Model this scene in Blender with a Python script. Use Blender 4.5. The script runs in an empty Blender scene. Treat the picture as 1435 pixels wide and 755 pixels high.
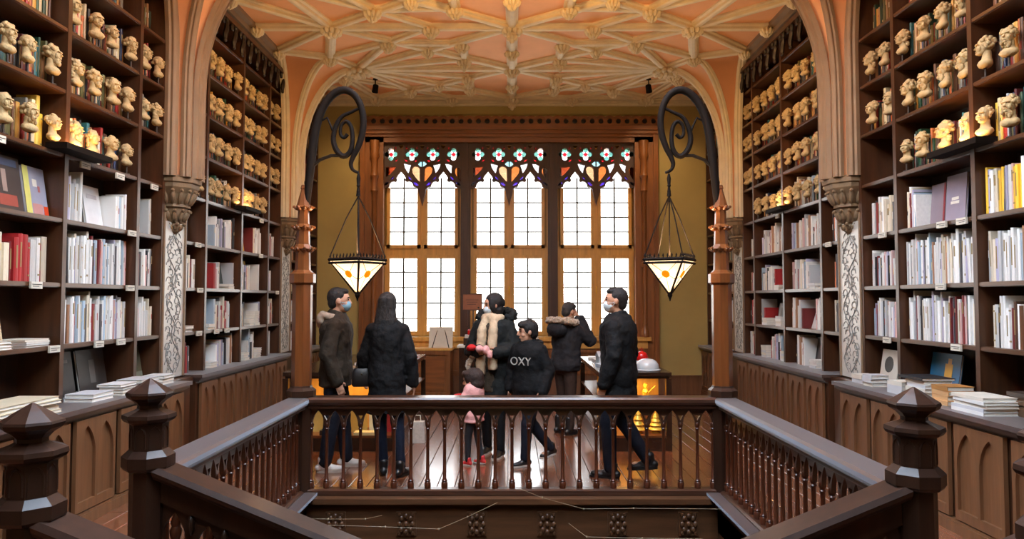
import bpy, bmesh, math, random
from mathutils import Vector, Matrix, Euler
random.seed(7)
sc = bpy.context.scene
COL = sc.collection
PI = math.pi
R = math.radians

# ------------------------------------------------------------------ camera
FPX = 1000.0                      # focal length in pixels of the 1435 x 755 frame
EYE = 1.64
PITCH = math.atan(42.5 / FPX)
cam_d = bpy.data.cameras.new('camera')
cam_d.sensor_width = 36.0
cam_d.lens = FPX / 1435.0 * 36.0
cam_d.clip_start = 0.05
cam = bpy.data.objects.new('camera', cam_d)
cam.location = (0, 0, EYE)
cam.rotation_euler = (PI / 2 + PITCH, 0, 0)
COL.objects.link(cam)
sc.camera = cam

def ray(px, py):
    c, s = math.cos(PITCH), math.sin(PITCH)
    u = 377.5 - py
    return Vector((px - 717.5, FPX * c - u * s, FPX * s + u * c))
def at(px, py, Y):                # point seen at a pixel on the plane y = Y
    d = ray(px, py); k = Y / d.y
    return Vector((d.x * k, Y, EYE + d.z * k))
def atz(px, py, z):               # point seen at a pixel on the plane z = z
    d = ray(px, py); k = (z - EYE) / d.z
    return Vector((d.x * k, d.y * k, z))

# ------------------------------------------------------------------ view and sky
sc.view_settings.view_transform = 'Standard'
sc.view_settings.look = 'None'
sc.view_settings.gamma = 1
sc.view_settings.use_curve_mapping = False
sc.view_settings.exposure = 0.0
SKY = 21.0
w = bpy.data.worlds.new('sky'); sc.world = w; w.use_nodes = True
nt = w.node_tree; nt.nodes.clear()
_o = nt.nodes.new('ShaderNodeOutputWorld'); _b = nt.nodes.new('ShaderNodeBackground')
_tc = nt.nodes.new('ShaderNodeTexCoord'); _sx = nt.nodes.new('ShaderNodeSeparateXYZ'); _cr = nt.nodes.new('ShaderNodeValToRGB')
_cr.color_ramp.elements[0].position = 0.0; _cr.color_ramp.elements[0].color = (0.97, 0.985, 1.0, 1)
_cr.color_ramp.elements[1].position = 0.9; _cr.color_ramp.elements[1].color = (0.60, 0.78, 1.0, 1)
nt.links.new(_tc.outputs['Generated'], _sx.inputs[0]); nt.links.new(_sx.outputs['Z'], _cr.inputs[0])
nt.links.new(_cr.outputs[0], _b.inputs['Color']); _b.inputs['Strength'].default_value = SKY
nt.links.new(_b.outputs[0], _o.inputs[0])
sc.cycles.max_bounces = 7
sc.cycles.diffuse_bounces = 4
sc.cycles.glossy_bounces = 3
sc.cycles.transparent_max_bounces = 12
sc.cycles.caustics_reflective = False
sc.cycles.caustics_refractive = False
sc.cycles.sample_clamp_indirect = 6.0
def area(name, loc, rot, sx, sy, power=0, col=(1, 1, 1), portal=False, spread=PI):
    l = bpy.data.lights.new(name, 'AREA'); l.shape = 'RECTANGLE'; l.size = sx; l.size_y = sy
    l.energy = power; l.color = col; l.spread = spread
    if portal: l.cycles.is_portal = True
    o = bpy.data.objects.new(name, l); o.location = loc; o.rotation_euler = rot; COL.objects.link(o); return o
# daylight: the stained window at the end and the skylight over the stairs let the sky in
area('window_daylight', (-0.05, 12.85, 2.7), (-PI / 2, 0, 0), 4.7, 3.6, portal=True)
area('skylight_daylight', (0, 3.2, 5.75), (0, 0, 0), 3.0, 6.0, portal=True)

# ------------------------------------------------------------------ materials
def lin(r, g, b):
    f = lambda c: c / 12.92 if c <= .04045 else ((c + .055) / 1.055) ** 2.4
    return (f(r / 255), f(g / 255), f(b / 255))
MATS = {}
def mat(name, rgb, rough=.5, metal=0.0, var=.0, scale=6.0, stretch=(1, 1, 1), bump=0.0, bscale=30.0, coat=0.0,
        source=None, rnd=0.0, emit=0.0, spec=.5, sheen=0.0, sky_sheen=None):
    m = bpy.data.materials.new(name); m.use_nodes = True; MATS[name] = m
    nt = m.node_tree; bs = nt.nodes['Principled BSDF']; L = nt.links.new
    c = lin(*rgb)
    bs.inputs['Roughness'].default_value = rough; bs.inputs['Metallic'].default_value = metal
    bs.inputs['Coat Weight'].default_value = coat; bs.inputs['Coat Roughness'].default_value = .15
    bs.inputs['Specular IOR Level'].default_value = spec
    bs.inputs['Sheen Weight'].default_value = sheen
    if sky_sheen: bs.inputs['Sheen Tint'].default_value = (*sky_sheen, 1); bs.inputs['Sheen Roughness'].default_value = .35  # tinted sheen imitates bluish sky shine on top surfaces
    tc = nt.nodes.new('ShaderNodeTexCoord'); mp = nt.nodes.new('ShaderNodeMapping')
    mp.inputs['Scale'].default_value = stretch; L(tc.outputs['Object'], mp.inputs[0])
    if source == 'object':
        oi = nt.nodes.new('ShaderNodeObjectInfo'); base = oi.outputs['Color']
    elif source == 'attribute':
        a = nt.nodes.new('ShaderNodeAttribute'); a.attribute_name = 'Col'; base = a.outputs['Color']
    else:
        rg = nt.nodes.new('ShaderNodeRGB'); rg.outputs[0].default_value = (*c, 1); base = rg.outputs[0]
    if var or rnd:
        nz = nt.nodes.new('ShaderNodeTexNoise'); nz.inputs['Scale'].default_value = scale; nz.inputs['Detail'].default_value = 5
        nz.inputs['Roughness'].default_value = .6
        L(mp.outputs[0], nz.inputs['Vector'])
        mr = nt.nodes.new('ShaderNodeMapRange'); mr.inputs['From Min'].default_value = .28; mr.inputs['From Max'].default_value = .72
        mr.inputs['To Min'].default_value = 1 - var; mr.inputs['To Max'].default_value = 1 + var
        L(nz.outputs[0], mr.inputs[0]); val = mr.outputs[0]
        if rnd:
            oi = nt.nodes.new('ShaderNodeObjectInfo'); m2 = nt.nodes.new('ShaderNodeMapRange')
            m2.inputs['To Min'].default_value = 1 - rnd; m2.inputs['To Max'].default_value = 1 + rnd
            L(oi.outputs['Random'], m2.inputs[0]); mu = nt.nodes.new('ShaderNodeMath'); mu.operation = 'MULTIPLY'
            L(val, mu.inputs[0]); L(m2.outputs[0], mu.inputs[1]); val = mu.outputs[0]
        vm = nt.nodes.new('ShaderNodeVectorMath'); vm.operation = 'SCALE'
        L(base, vm.inputs[0]); L(val, vm.inputs['Scale']); base = vm.outputs[0]
    L(base, bs.inputs['Base Color'])
    if bump:
        n2 = nt.nodes.new('ShaderNodeTexNoise'); n2.inputs['Scale'].default_value = bscale; n2.inputs['Detail'].default_value = 4
        L(mp.outputs[0], n2.inputs['Vector'])
        bp = nt.nodes.new('ShaderNodeBump'); bp.inputs['Strength'].default_value = bump; bp.inputs['Distance'].default_value = .02
        L(n2.outputs[0], bp.inputs['Height']); L(bp.outputs[0], bs.inputs['Normal'])
    if emit:
        L(base, bs.inputs['Emission Color']); bs.inputs['Emission Strength'].default_value = emit
    return m
def glass(name, rgb, amount=.9, gain=1.0):   # thin pane: lets the sky through in its own colour, with a little gloss
    m = bpy.data.materials.new(name); m.use_nodes = True; MATS[name] = m
    nt = m.node_tree; nt.nodes.clear(); L = nt.links.new
    o = nt.nodes.new('ShaderNodeOutputMaterial'); t = nt.nodes.new('ShaderNodeBsdfTransparent'); g = nt.nodes.new('ShaderNodeBsdfGlossy')
    mx = nt.nodes.new('ShaderNodeMixShader'); c = lin(*rgb)
    k_ = lambda x: min(1.0, x * gain / SKY) ** .5       # the pane has two faces
    t.inputs[0].default_value = (k_(c[0]), k_(c[1]), k_(c[2]), 1); g.inputs['Roughness'].default_value = .15
    mx.inputs[0].default_value = 1 - amount; L(t.outputs[0], mx.inputs[1]); L(g.outputs[0], mx.inputs[2]); L(mx.outputs[0], o.inputs[0])
    return m
GV, GY, GX = (6, 6, .5), (6, .5, 6), (.5, 6, 6)     # wood grain along z, y, x
mat('wood_case', (74, 45, 28), .34, var=.35, scale=3, stretch=GV, coat=.25)
mat('wood_shelf', (84, 52, 31), .3, var=.3, scale=3, stretch=GY, coat=.3)
mat('wood_back', (54, 33, 21), .5, var=.3, scale=3, stretch=GV)
mat('wood_door', (112, 76, 49), .42, var=.25, scale=3, stretch=GV, bump=.08, bscale=8)
mat('wood_worktop', (74, 54, 46), .4, var=.3, scale=3, stretch=GY, spec=.9, sheen=.7, sky_sheen=(.8, .88, 1))
mat('wood_rail', (66, 38, 24), .36, var=.3, scale=3, stretch=GX, coat=.4)
mat('wood_handrail', (74, 50, 40), .42, var=.25, scale=3, stretch=GX, spec=.9, sheen=1.0, sky_sheen=(.78, .88, 1))  # blue sheen put in for the sky's reflection along the rail top
mat('wood_baluster', (74, 34, 17), .3, var=.3, scale=3, stretch=GV, coat=.3)
mat('wood_newel', (48, 28, 18), .4, var=.35, scale=3, stretch=GV, coat=.15, spec=.3)
mat('wood_post', (112, 62, 28), .3, var=.35, scale=3, stretch=GV, coat=.35)
mat('wood_fascia', (88, 56, 34), .4, var=.4, scale=3, stretch=GX, coat=.15)
mat('wood_carving', (38, 24, 17), .5, var=.3, scale=8)
mat('wood_floor', (122, 70, 44), .24, var=.28, scale=3, stretch=GY, rnd=.16, coat=.8, bump=.05, bscale=3)
mat('wood_window', (132, 80, 38), .4, var=.35, scale=3, stretch=GV, coat=.15)
mat('wood_cornice', (134, 80, 36), .42, var=.35, scale=3, stretch=GX)
mat('wood_mullion', (72, 46, 34), .5, var=.3, scale=3, stretch=GV)
mat('wood_casement', (218, 164, 84), .38, var=.15, scale=3, stretch=GV)
mat('wood_table', (104, 58, 28), .3, var=.3, scale=3, stretch=GX, coat=.3)
mat('wood_tabledark', (48, 28, 18), .25, var=.3, scale=3, stretch=GX, coat=.4)
mat('lead', (70, 62, 50), .5, .4)
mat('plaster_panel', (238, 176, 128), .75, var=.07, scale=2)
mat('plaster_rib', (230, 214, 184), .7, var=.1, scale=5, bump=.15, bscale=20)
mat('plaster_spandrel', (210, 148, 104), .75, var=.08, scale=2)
mat('stone_pilaster', (142, 117, 92), .65, var=.12, scale=4, bump=.1, bscale=20)
mat('stone_corbel', (128, 106, 80), .65, var=.18, scale=12, bump=.2, bscale=30)
mat('wall_paint', (178, 156, 96), .8, var=.08, scale=1.5)
mat('wall_side', (92, 62, 40), .8, var=.1, scale=2)
mat('silver_panel', (206, 203, 196), .35, .25, var=.1, scale=5)
mat('vine', (138, 138, 134), .5, .2)
mat('bust', (196, 170, 124), .75, var=.16, scale=14, bump=.4, bscale=40)
mat('bust_stand', (48, 36, 28), .5)
mat('iron', (24, 17, 13), .7, .0, var=.2, scale=20, spec=.1)
mat('card', (222, 216, 200), .6, var=.05, scale=20)
mat('paper', (236, 230, 218), .7, var=.05, scale=30)
mat('book_cover', (200, 200, 200), .45, source='object', var=.08, scale=9)
mat('book_row', (200, 200, 200), .5, source='attribute')
mat('book_title', (150, 128, 84), .4, .1)
mat('skin', (196, 142, 112), .55, var=.05, scale=20)
mat('skin_pale', (206, 156, 128), .55, var=.05, scale=20)
mat('hair_dark', (20, 14, 12), .6, var=.3, scale=30, stretch=(3, 3, .5), bump=.5, bscale=60)
mat('hair_brown', (46, 29, 22), .6, var=.3, scale=30, stretch=(3, 3, .5), bump=.5, bscale=60)
mat('hair_grey', (50, 44, 41), .55, var=.3, scale=30, stretch=(3, 3, .5), bump=.5, bscale=60)
for _n, _c in dict(cloth_black=(13, 12, 13), cloth_navy=(16, 19, 30), cloth_olive=(48, 40, 31), cloth_grey=(36, 34, 36), cloth_beige=(196, 170, 138),
                   cloth_parka=(24, 26, 25), cloth_inner=(62, 52, 40), cloth_pink=(222, 158, 150), cloth_red=(186, 34, 34), cloth_hood=(168, 148, 128),
                   cloth_white=(176, 168, 158), cloth_shirt=(172, 190, 206), cloth_brown=(52, 37, 29), cloth_denim=(20, 26, 42)).items():
    mat(_n, _c, .8, var=.15, scale=25, bump=.25, bscale=60, spec=.25)
mat('cloth_sign', (156, 96, 66), .6, var=.1, scale=20)
mat('fur', (176, 150, 122), .9, var=.4, scale=40, bump=1.0, bscale=60, sheen=.6)
mat('mask_blue', (136, 178, 196), .7, var=.05, scale=20)
mat('mask_white', (206, 210, 210), .7, var=.05, scale=20)
mat('shoe_black', (24, 22, 22), .4)
mat('shoe_white', (214, 206, 196), .5)
mat('shoe_red', (196, 46, 44), .5)
mat('sole', (180, 172, 160), .6)
mat('eye', (22, 16, 14), .2)
mat('gold', (240, 190, 70), .4, .3, var=.1, scale=20)
mat('red_gloss', (206, 28, 24), .25)
mat('plastic', (206, 206, 204), .2, coat=.4)
mat('book_ink', (40, 36, 34), .5)
mat('ink_red', (190, 54, 48), .5)
mat('thread', (168, 148, 116), .5)
glass('pane_clear', (255, 252, 246), .992, 6.5)
glass('pane_sky', (255, 255, 255), .99, SKY)
for _n, _c in dict(glass_teal=(120, 190, 176), glass_red=(222, 30, 44), glass_orange=(226, 120, 58), glass_gold=(232, 156, 30), glass_purple=(84, 52, 190),
                   glass_white=(246, 244, 250), glass_peach=(236, 176, 130), glass_rust=(170, 66, 34), glass_aqua=(150, 206, 216)).items():
    glass(_n, _c, .992, (.30 if _n not in ('glass_white', 'glass_aqua') else .42) * SKY)
def mm(n): return MATS[n]

# ------------------------------------------------------------------ mesh helpers
def smoothed(pts, n=4):
    pts = [Vector(p) for p in pts]; out = []
    for i in range(len(pts) - 1):
        a, b, c, d = pts[max(i - 1, 0)], pts[i], pts[i + 1], pts[min(i + 2, len(pts) - 1)]
        for k in range(n):
            t = k / n; out.append(.5 * ((2 * b) + (c - a) * t + (2 * a - 5 * b + 4 * c - d) * t * t + (3 * b - a - 3 * c + d) * t ** 3))
    return out + [pts[-1]]
def stretched(r, n=4):
    out = []
    for i in range(len(r) - 1): out += [r[i] + (r[i + 1] - r[i]) * k / n for k in range(n)]
    return out + [r[-1]]
class MB:
    def __init__(s): s.v = []; s.f = []; s.m = []; s.mi = 0
    def add(s, vs, fs):
        b = len(s.v); s.v += [Vector(x) for x in vs]
        for f in fs: s.f.append([b + i for i in f]); s.m.append(s.mi)
    def box(s, x0, x1, y0, y1, z0, z1):
        if x0 > x1: x0, x1 = x1, x0
        if y0 > y1: y0, y1 = y1, y0
        if z0 > z1: z0, z1 = z1, z0
        s.add([(x0, y0, z0), (x1, y0, z0), (x1, y1, z0), (x0, y1, z0), (x0, y0, z1), (x1, y0, z1), (x1, y1, z1), (x0, y1, z1)],
              [(0, 3, 2, 1), (4, 5, 6, 7), (0, 1, 5, 4), (1, 2, 6, 5), (2, 3, 7, 6), (3, 0, 4, 7)]); return s
    def loft(s, rings, closed=True, caps=True):
        n = len(rings[0]); vs = [p for r in rings for p in r]; fs = []
        for i in range(len(rings) - 1):
            for j in range(n if closed else n - 1):
                k = (j + 1) % n
                fs.append((i * n + j, i * n + k, (i + 1) * n + k, (i + 1) * n + j))
        if caps:
            fs.append(tuple(range(n - 1, -1, -1))); b = (len(rings) - 1) * n; fs.append(tuple(b + j for j in range(n)))
        s.add(vs, fs); return s
    def lathe(s, prof, n=16, c=(0, 0, 0), ph=0.0, sx=1, sy=1):
        rings = [[(c[0] + sx * r * math.cos(2 * PI * j / n + ph), c[1] + sy * r * math.sin(2 * PI * j / n + ph), c[2] + z) for j in range(n)] for r, z in prof]
        return s.loft(rings)
    def tube(s, pts, r, n=6, flat=None, up=None):
        pts = [Vector(p) for p in pts]; rings = []
        rr = r if isinstance(r, (list, tuple)) else [r] * len(pts)
        a = None
        for i, p in enumerate(pts):
            t = (pts[min(i + 1, len(pts) - 1)] - pts[max(i - 1, 0)]).normalized()
            if a is None:
                ref = Vector(up) if up else (Vector((0, 0, 1)) if abs(t.z) < .9 else Vector((1, 0, 0)))
                a = t.cross(ref).normalized()
            else:
                a = (a - t * a.dot(t)).normalized()
            b = t.cross(a)
            k = flat or 1
            rings.append([p + a * rr[i] * math.cos(2 * PI * j / n) * k + b * rr[i] * math.sin(2 * PI * j / n) for j in range(n)])
        return s.loft(rings)
    def sweep(s, pts, prof, side):       # prof: (across, down) pairs; side: fixed 'across' direction or function
        pts = [Vector(p) for p in pts]; rings = []
        for i, p in enumerate(pts):
            t = (pts[min(i + 1, len(pts) - 1)] - pts[max(i - 1, 0)]).normalized()
            a = Vector(side); a = (a - t * a.dot(t)).normalized(); b = t.cross(a)
            rings.append([p + a * u + b * v for u, v in prof])
        return s.loft(rings)
    def ell(s, c, r, rot=None, n=14, k=8):
        rings = []
        for i in range(k + 1):
            th = PI * (i + .02 if i == 0 else (i - .02 if i == k else i)) / k
            ring = []
            for j in range(n):
                p = Vector((r[0] * math.sin(th) * math.cos(2 * PI * j / n), r[1] * math.sin(th) * math.sin(2 * PI * j / n), -r[2] * math.cos(th)))
                if rot is not None: p = rot @ p
                ring.append(Vector(c) + p)
            rings.append(ring)
        return s.loft(rings)
    def cap(s, p, q, r0, r1=None, n=10):
        p, q = Vector(p), Vector(q); r1 = r0 if r1 is None else r1
        d = (q - p); L = d.length
        if L < 1e-5: return s.ell(p, (r0, r0, r0))
        t = d / L; pts = []; rr = []
        for a in (-80, -50, -20): pts.append(p + t * r0 * math.sin(R(a))); rr.append(r0 * math.cos(R(a)))
        for a in (20, 50, 80): pts.append(q + t * r1 * math.sin(R(a))); rr.append(r1 * math.cos(R(a)))
        return s.tube(pts, rr, n)
    def mesh(s, name, mats, off=(0, 0, 0), smooth=False, angle=40):
        me = bpy.data.meshes.new(name)
        o = Vector(off)
        me.from_pydata([tuple(v - o) for v in s.v], [], s.f)
        for m in (mats if isinstance(mats, (list, tuple)) else [mats]): me.materials.append(mm(m) if isinstance(m, str) else m)
        if any(s.m): me.polygons.foreach_set('material_index', s.m)
        bm = bmesh.new(); bm.from_mesh(me); bmesh.ops.recalc_face_normals(bm, faces=bm.faces); bm.to_mesh(me); bm.free()
        if smooth:
            me.polygons.foreach_set('use_smooth', [True] * len(me.polygons))
            me.set_sharp_from_angle(angle=R(angle))
        me.update(); return me
def link(name, me, parent=None, loc=(0, 0, 0), rot=(0, 0, 0)):
    o = bpy.data.objects.new(name, me); COL.objects.link(o)
    if parent is not None: o.parent = parent
    o.location = loc; o.rotation_euler = rot
    return o
def wloc(o):
    v = Vector((0, 0, 0))
    while o is not None: v += o.location; o = o.parent
    return v
def part(name, mb, mats, parent, smooth=False, angle=40, local=False):
    """one mesh object under a thing; verts in world metres unless local"""
    return link(name, mb.mesh(name, mats, (0, 0, 0) if local or parent is None else wloc(parent), smooth, angle), parent)
def tag(o, label=None, cat=None, group=None, kind=None):
    if label: o['label'] = label
    if cat: o['category'] = cat
    if group: o['group'] = group
    if kind: o['kind'] = kind
    return o
def thing(name, label, cat, loc=(0, 0, 0), rz=0, group=None, kind=None):
    o = bpy.data.objects.new(name, None); COL.objects.link(o); o.empty_display_size = .1
    o.location = loc; o.rotation_euler = (0, 0, rz)
    return tag(o, label, cat, group, kind)
def struct(name, mb, mats, label=None, smooth=False, parent=None, cat=None):
    o = part(name, mb, mats, parent, smooth)
    if parent is None: tag(o, label, cat or name.split('_')[0], kind='structure')
    return o
def again(o, parent, loc=None, rot=None):
    c = o.copy(); COL.objects.link(c); c.parent = parent
    if loc is not None: c.location = loc
    if rot is not None: c.rotation_euler = rot
    return c
def plate_mesh(name, loops, depth, mats, upright=True):
    """flat board with holes: loops[0] is the outline, the others holes; x,z in metres, thickness along y"""
    cu = bpy.data.curves.new(name, 'CURVE'); cu.dimensions = '2D'; cu.fill_mode = 'BOTH'; cu.extrude = depth / 2
    for lp in loops:
        sp = cu.splines.new('POLY'); sp.points.add(len(lp) - 1)
        for i, (x, y) in enumerate(lp): sp.points[i].co = (x, y, 0, 1)
        sp.use_cyclic_u = True
    ob = bpy.data.objects.new(name, cu); me = bpy.data.meshes.new_from_object(ob)
    bpy.data.objects.remove(ob); bpy.data.curves.remove(cu)
    me.name = name
    if upright: me.transform(Matrix.Rotation(PI / 2, 4, 'X'))
    me.materials.clear()
    for m in (mats if isinstance(mats, (list, tuple)) else [mats]): me.materials.append(mm(m))
    for p in me.polygons: p.use_smooth = False
    return me
def text_mesh(body, size, depth, m, align='CENTER'):
    cu = bpy.data.curves.new('lettering', 'FONT'); cu.body = body; cu.size = size; cu.extrude = depth
    cu.align_x = align; cu.align_y = 'CENTER'; cu.resolution_u = 3
    ob = bpy.data.objects.new('lettering', cu); me = bpy.data.meshes.new_from_object(ob)
    bpy.data.objects.remove(ob); bpy.data.curves.remove(cu); me.materials.clear(); me.materials.append(mm(m)); return me
def lancet(x0, x1, z0, z1, rise, n=7):
    """pointed-arch opening, bottom z0, point z1"""
    zs = z1 - rise; W = x1 - x0; cx = (x0 + x1) / 2; k = rise / (W * math.sin(R(60))); pts = [(x0, z0)]
    for i in range(n + 1):
        a = R(60) * i / n; pts.append((x1 - W * math.cos(a), zs + W * math.sin(a) * k))
    r = [(2 * cx - x, z) for x, z in reversed(pts[:-1])]
    return pts + r
# ================================================================== the room
ZC = 5.2; XW = 3.76; YB = 12.5; Y0 = -2.5
XF = 3.42; XB = 3.73
VX = 1.74                          # half width of the stair well
fl = MB()
fl.box(-XW, -VX, Y0, YB, -.32, -.025); fl.box(VX, XW, Y0, YB, -.32, -.025); fl.box(-VX, VX, 6.16, YB, -.32, -.025); fl.box(-VX, VX, Y0, 2.3, -.32, -.025)
floor = struct('floor', fl, 'wood_fascia', 'polished wooden plank floor of the upper gallery')
PW = .155
pl_meshes = {}
def plank(x, y0, y1):
    L = round(y1 - y0, 2)
    if L not in pl_meshes:
        b = MB(); g = .0025; c = .003
        x0, x1 = -PW / 2 + g, PW / 2 - g
        b.loft([[(x0, a, -.025), (x1, a, -.025), (x1, a, -c), (x1 - c, a, 0), (x0 + c, a, 0), (x0, a, -c)] for a in (g, L - g)])
        pl_meshes[L] = b.mesh('plank', 'wood_floor')
    o = link('plank', pl_meshes[L], floor, (x, y0, random.uniform(-.0012, 0)))
nx = int(2 * XW / PW)
for i in range(nx + 1):
    x = -XW + PW * (i + .5)
    segs = [(6.16, YB)] if abs(x) < VX + .02 else [(1.2, YB)]
    for a, b in segs:
        y = a; L = random.choice([1.3, 1.9, 2.5])
        while y < b - .05:
            e = min(b, y + L)
            if b - e < .5: e = b
            plank(x, y, e); y = e; L = random.choice([1.9, 2.5, 3.1])
cw = MB(); cw.box(-XW, XW, YB, YB + .3, -4.4, 0)
struct('wall_lower', MB().box(-XW, XW, YB, YB + .1, -4.4, -.3).box(-XW - .1, -XW, Y0, YB, -4.4, -.3).box(XW, XW + .1, Y0, YB, -4.4, -.3).box(-XW, XW, Y0 - .1, Y0, -4.4, -.3),
       'wood_back', 'dark lower storey walls seen down the stair well')
struct('floor_lower', MB().box(-XW, XW, Y0, YB, -4.5, -4.4), 'wood_fascia', 'dark wooden floor of the lower storey')
for s, nm in ((-1, 'left'), (1, 'right')):
    struct('wall_' + nm, MB().box(s * XW, s * (XW + .15), Y0, YB, -.3, ZC + .2), 'wall_side', 'side wall behind the bookcases on the %s' % nm)
struct('wall_rear', MB().box(-XW, XW, Y0 - .15, Y0, -.3, ZC + .2), 'wall_paint', 'wall behind the viewer across the gallery')
# end wall with the window opening
WX = -.05; WL, WR, WZ0, WZ1 = WX - 2.36, WX + 2.36, 1.0, 4.42
wb = MB()
wb.box(-XW, WL, YB, YB + .3, -.3, ZC + .2); wb.box(WR, XW, YB, YB + .3, -.3, ZC + .2)
wb.box(WL, WR, YB, YB + .3, WZ1, ZC + .2); wb.box(WL, WR, YB, YB + .3, -.3, WZ0)
wall_back = struct('wall_back', wb, 'wall_paint', 'olive painted end wall around the great window')
struct('baseboard_back', MB().box(-XW, XW, YB - .03, YB, 0, .3).box(-XW, XW, YB - .045, YB, .3, .33), 'wood_door', 'brown wooden skirting along the end wall')
# ------------------------------------------------------------------ ceiling
SX, SY0, SY1 = 1.5, .2, 6.2
cb = MB()
cb.box(-XW, XW, SY1, YB + .1, ZC, ZC + .15); cb.box(-XW, XW, Y0, SY0, ZC, ZC + .15)
cb.box(-XW, -SX, SY0, SY1, ZC, ZC + .15); cb.box(SX, XW, SY0, SY1, ZC, ZC + .15)
ceiling = struct('ceiling', cb, 'plaster_panel', 'pink plaster ceiling with star-pattern stone ribs and carved bosses')
sk = thing('window_4', 'leaded skylight in the ceiling above the stair well', 'skylight', (0, 3.2, ZC), kind='structure')
g = MB()
for i in range(5): g.box(-SX + i * .75 - .03, -SX + i * .75 + .03, SY0, SY1, ZC, ZC + .12)
for j in range(9): g.box(-SX, SX, SY0 + j * .75 - .03, SY0 + j * .75 + .03, ZC, ZC + .12)
part('skylight_bars', g, 'plaster_rib', sk)
pm = None
for i in range(4):
    for j in range(8):
        if pm is None: pm = MB().box(-.36, .36, -.36, .36, .05, .06).mesh('pane', 'pane_sky')
        link('pane', pm, sk, (-SX + .375 + i * .75, SY0 + .375 + j * .75 - 3.2, 0))
RIB = [(-.085, 0), (-.085, .03), (-.05, .045), (-.05, .085), (-.022, .1), (.022, .1), (.05, .085), (.05, .045), (.085, .03), (.085, 0)]
def rib(a, b, k=1.0):
    k *= .8
    a = Vector((a[0], a[1], ZC)); b = Vector((b[0], b[1], ZC)); t = (b - a).normalized(); sd = t.cross(Vector((0, 0, 1)))
    m = MB(); m.loft([[p + sd * u * k + Vector((0, 0, -v * k)) for u, v in RIB] for p in (a, b)])
    part('rib', m, 'plaster_rib', ceiling)
bossm = {}
def boss(x, y, r=.13, drop=.1):
    r *= .74; drop *= .6
    key = (r, drop)
    if key not in bossm:
        b = MB(); b.lathe([(r * .35, 0), (r * .6, -.06), (r * .62, -.09), (r * .45, -.11 - drop * .4), (r * .2, -.13 - drop), (.005, -.14 - drop)], 12)
        for i in range(10):
            a = 2 * PI * i / 10
            b.ell((r * .78 * math.cos(a), r * .78 * math.sin(a), -.1), (r * .34, r * .26, .045), Matrix.Rotation(a, 3, 'Z') @ Matrix.Rotation(.5, 3, 'Y'), 7, 4)
        for i in range(6):
            a = 2 * PI * (i + .5) / 6
            b.ell((r * .4 * math.cos(a), r * .4 * math.sin(a), -.13 - drop * .4), (r * .26, r * .2, .04), Matrix.Rotation(a, 3, 'Z') @ Matrix.Rotation(.7, 3, 'Y'), 6, 4)
        bossm[key] = b.mesh('boss', 'plaster_rib', smooth=True)
    link('boss', bossm[key], ceiling, (x, y, ZC))
YM, YA = 10.75, 9.1
def cell(yA, yM):
    h = yM - yA
    Y = lambda t: yA + t * h
    for s in (-1, 1):
        A, I, Lc, M_ = (s * 2.34, yA), (0, yA), (0, yM), (s * 2.34, yM)
        F = (s * 1.05, yA); E = (s * 1.7, Y(.33)); K = (s * .69, Y(.36)); K2 = (s * .7, Y(.74)); D = (s * 2.65, Y(.70)); J = (s * 1.19, Y(.5))
        Cn = (s * 3.3, Y(.53)); B = (s * 3.3, yA)
        for a, b, k in ((A, Lc, 1), (I, M_, 1), (F, E, .9), (E, D, .9), (E, K, .9), (K, K2, 1), (M_, E, 1), (M_, K2, .9), (A, D, 1.05), (A, Cn, 1), (Cn, D, 1), (D, M_, 1)):
            rib(a, b, k)
        boss(*E, .14); boss(*J, .11, .04); boss(*K, .13, .06); boss(*K2, .13, .16); boss(*D, .13, .04); boss(*Cn, .11, .03)
cell(YA, YM); cell(12.33, YM); cell(YA, 7.4)
for y in (YA, 12.33):
    for s in (-1, 1):
        rib((0, y), (s * 3.3, y), 1); boss(s * 2.34, y, .18, .06); boss(s * 1.05, y, .14); boss(s * 3.3, y, .11, .03)
    boss(0, y, .17, .2)
for y in (YM, 7.4):
    for s in (-1, 1):
        rib((0, y), (s * 2.34, y), 1); boss(s * 2.34, y, .25, .05); boss(s * 2.5, y + .22, .16, .03)
    boss(0, y, .15, .1); boss(0, y + .8, .13, .1); boss(0, y - .8, .13, .1)
rib((0, 6.3), (0, 12.45), 1.15)
# ------------------------------------------------------------------ cornices along the side walls and end wall
for s, nm in ((-1, 'left'), (1, 'right')):
    prof = [(0, 0), (.46, 0), (.46, -.05), (.40, -.07), (.40, -.13), (.33, -.15), (.33, -.2), (0, -.24)]
    m = MB(); m.loft([[(s * (XW - u), y, ZC + v) for u, v in prof] for y in (6.3, YB)])
    struct('trim_' + ('1' if s < 0 else '2'), m, 'stone_pilaster', 'pale stone cornice above the %s bookcases' % nm)
m = MB(); m.box(-XW, XW, YB - .06, YB, ZC - .1, ZC).box(-XW, XW, YB - .03, YB, ZC - .14, ZC - .1)
struct('trim_3', m, 'plaster_rib', 'thin pale moulding where ceiling meets the end wall')
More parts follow.
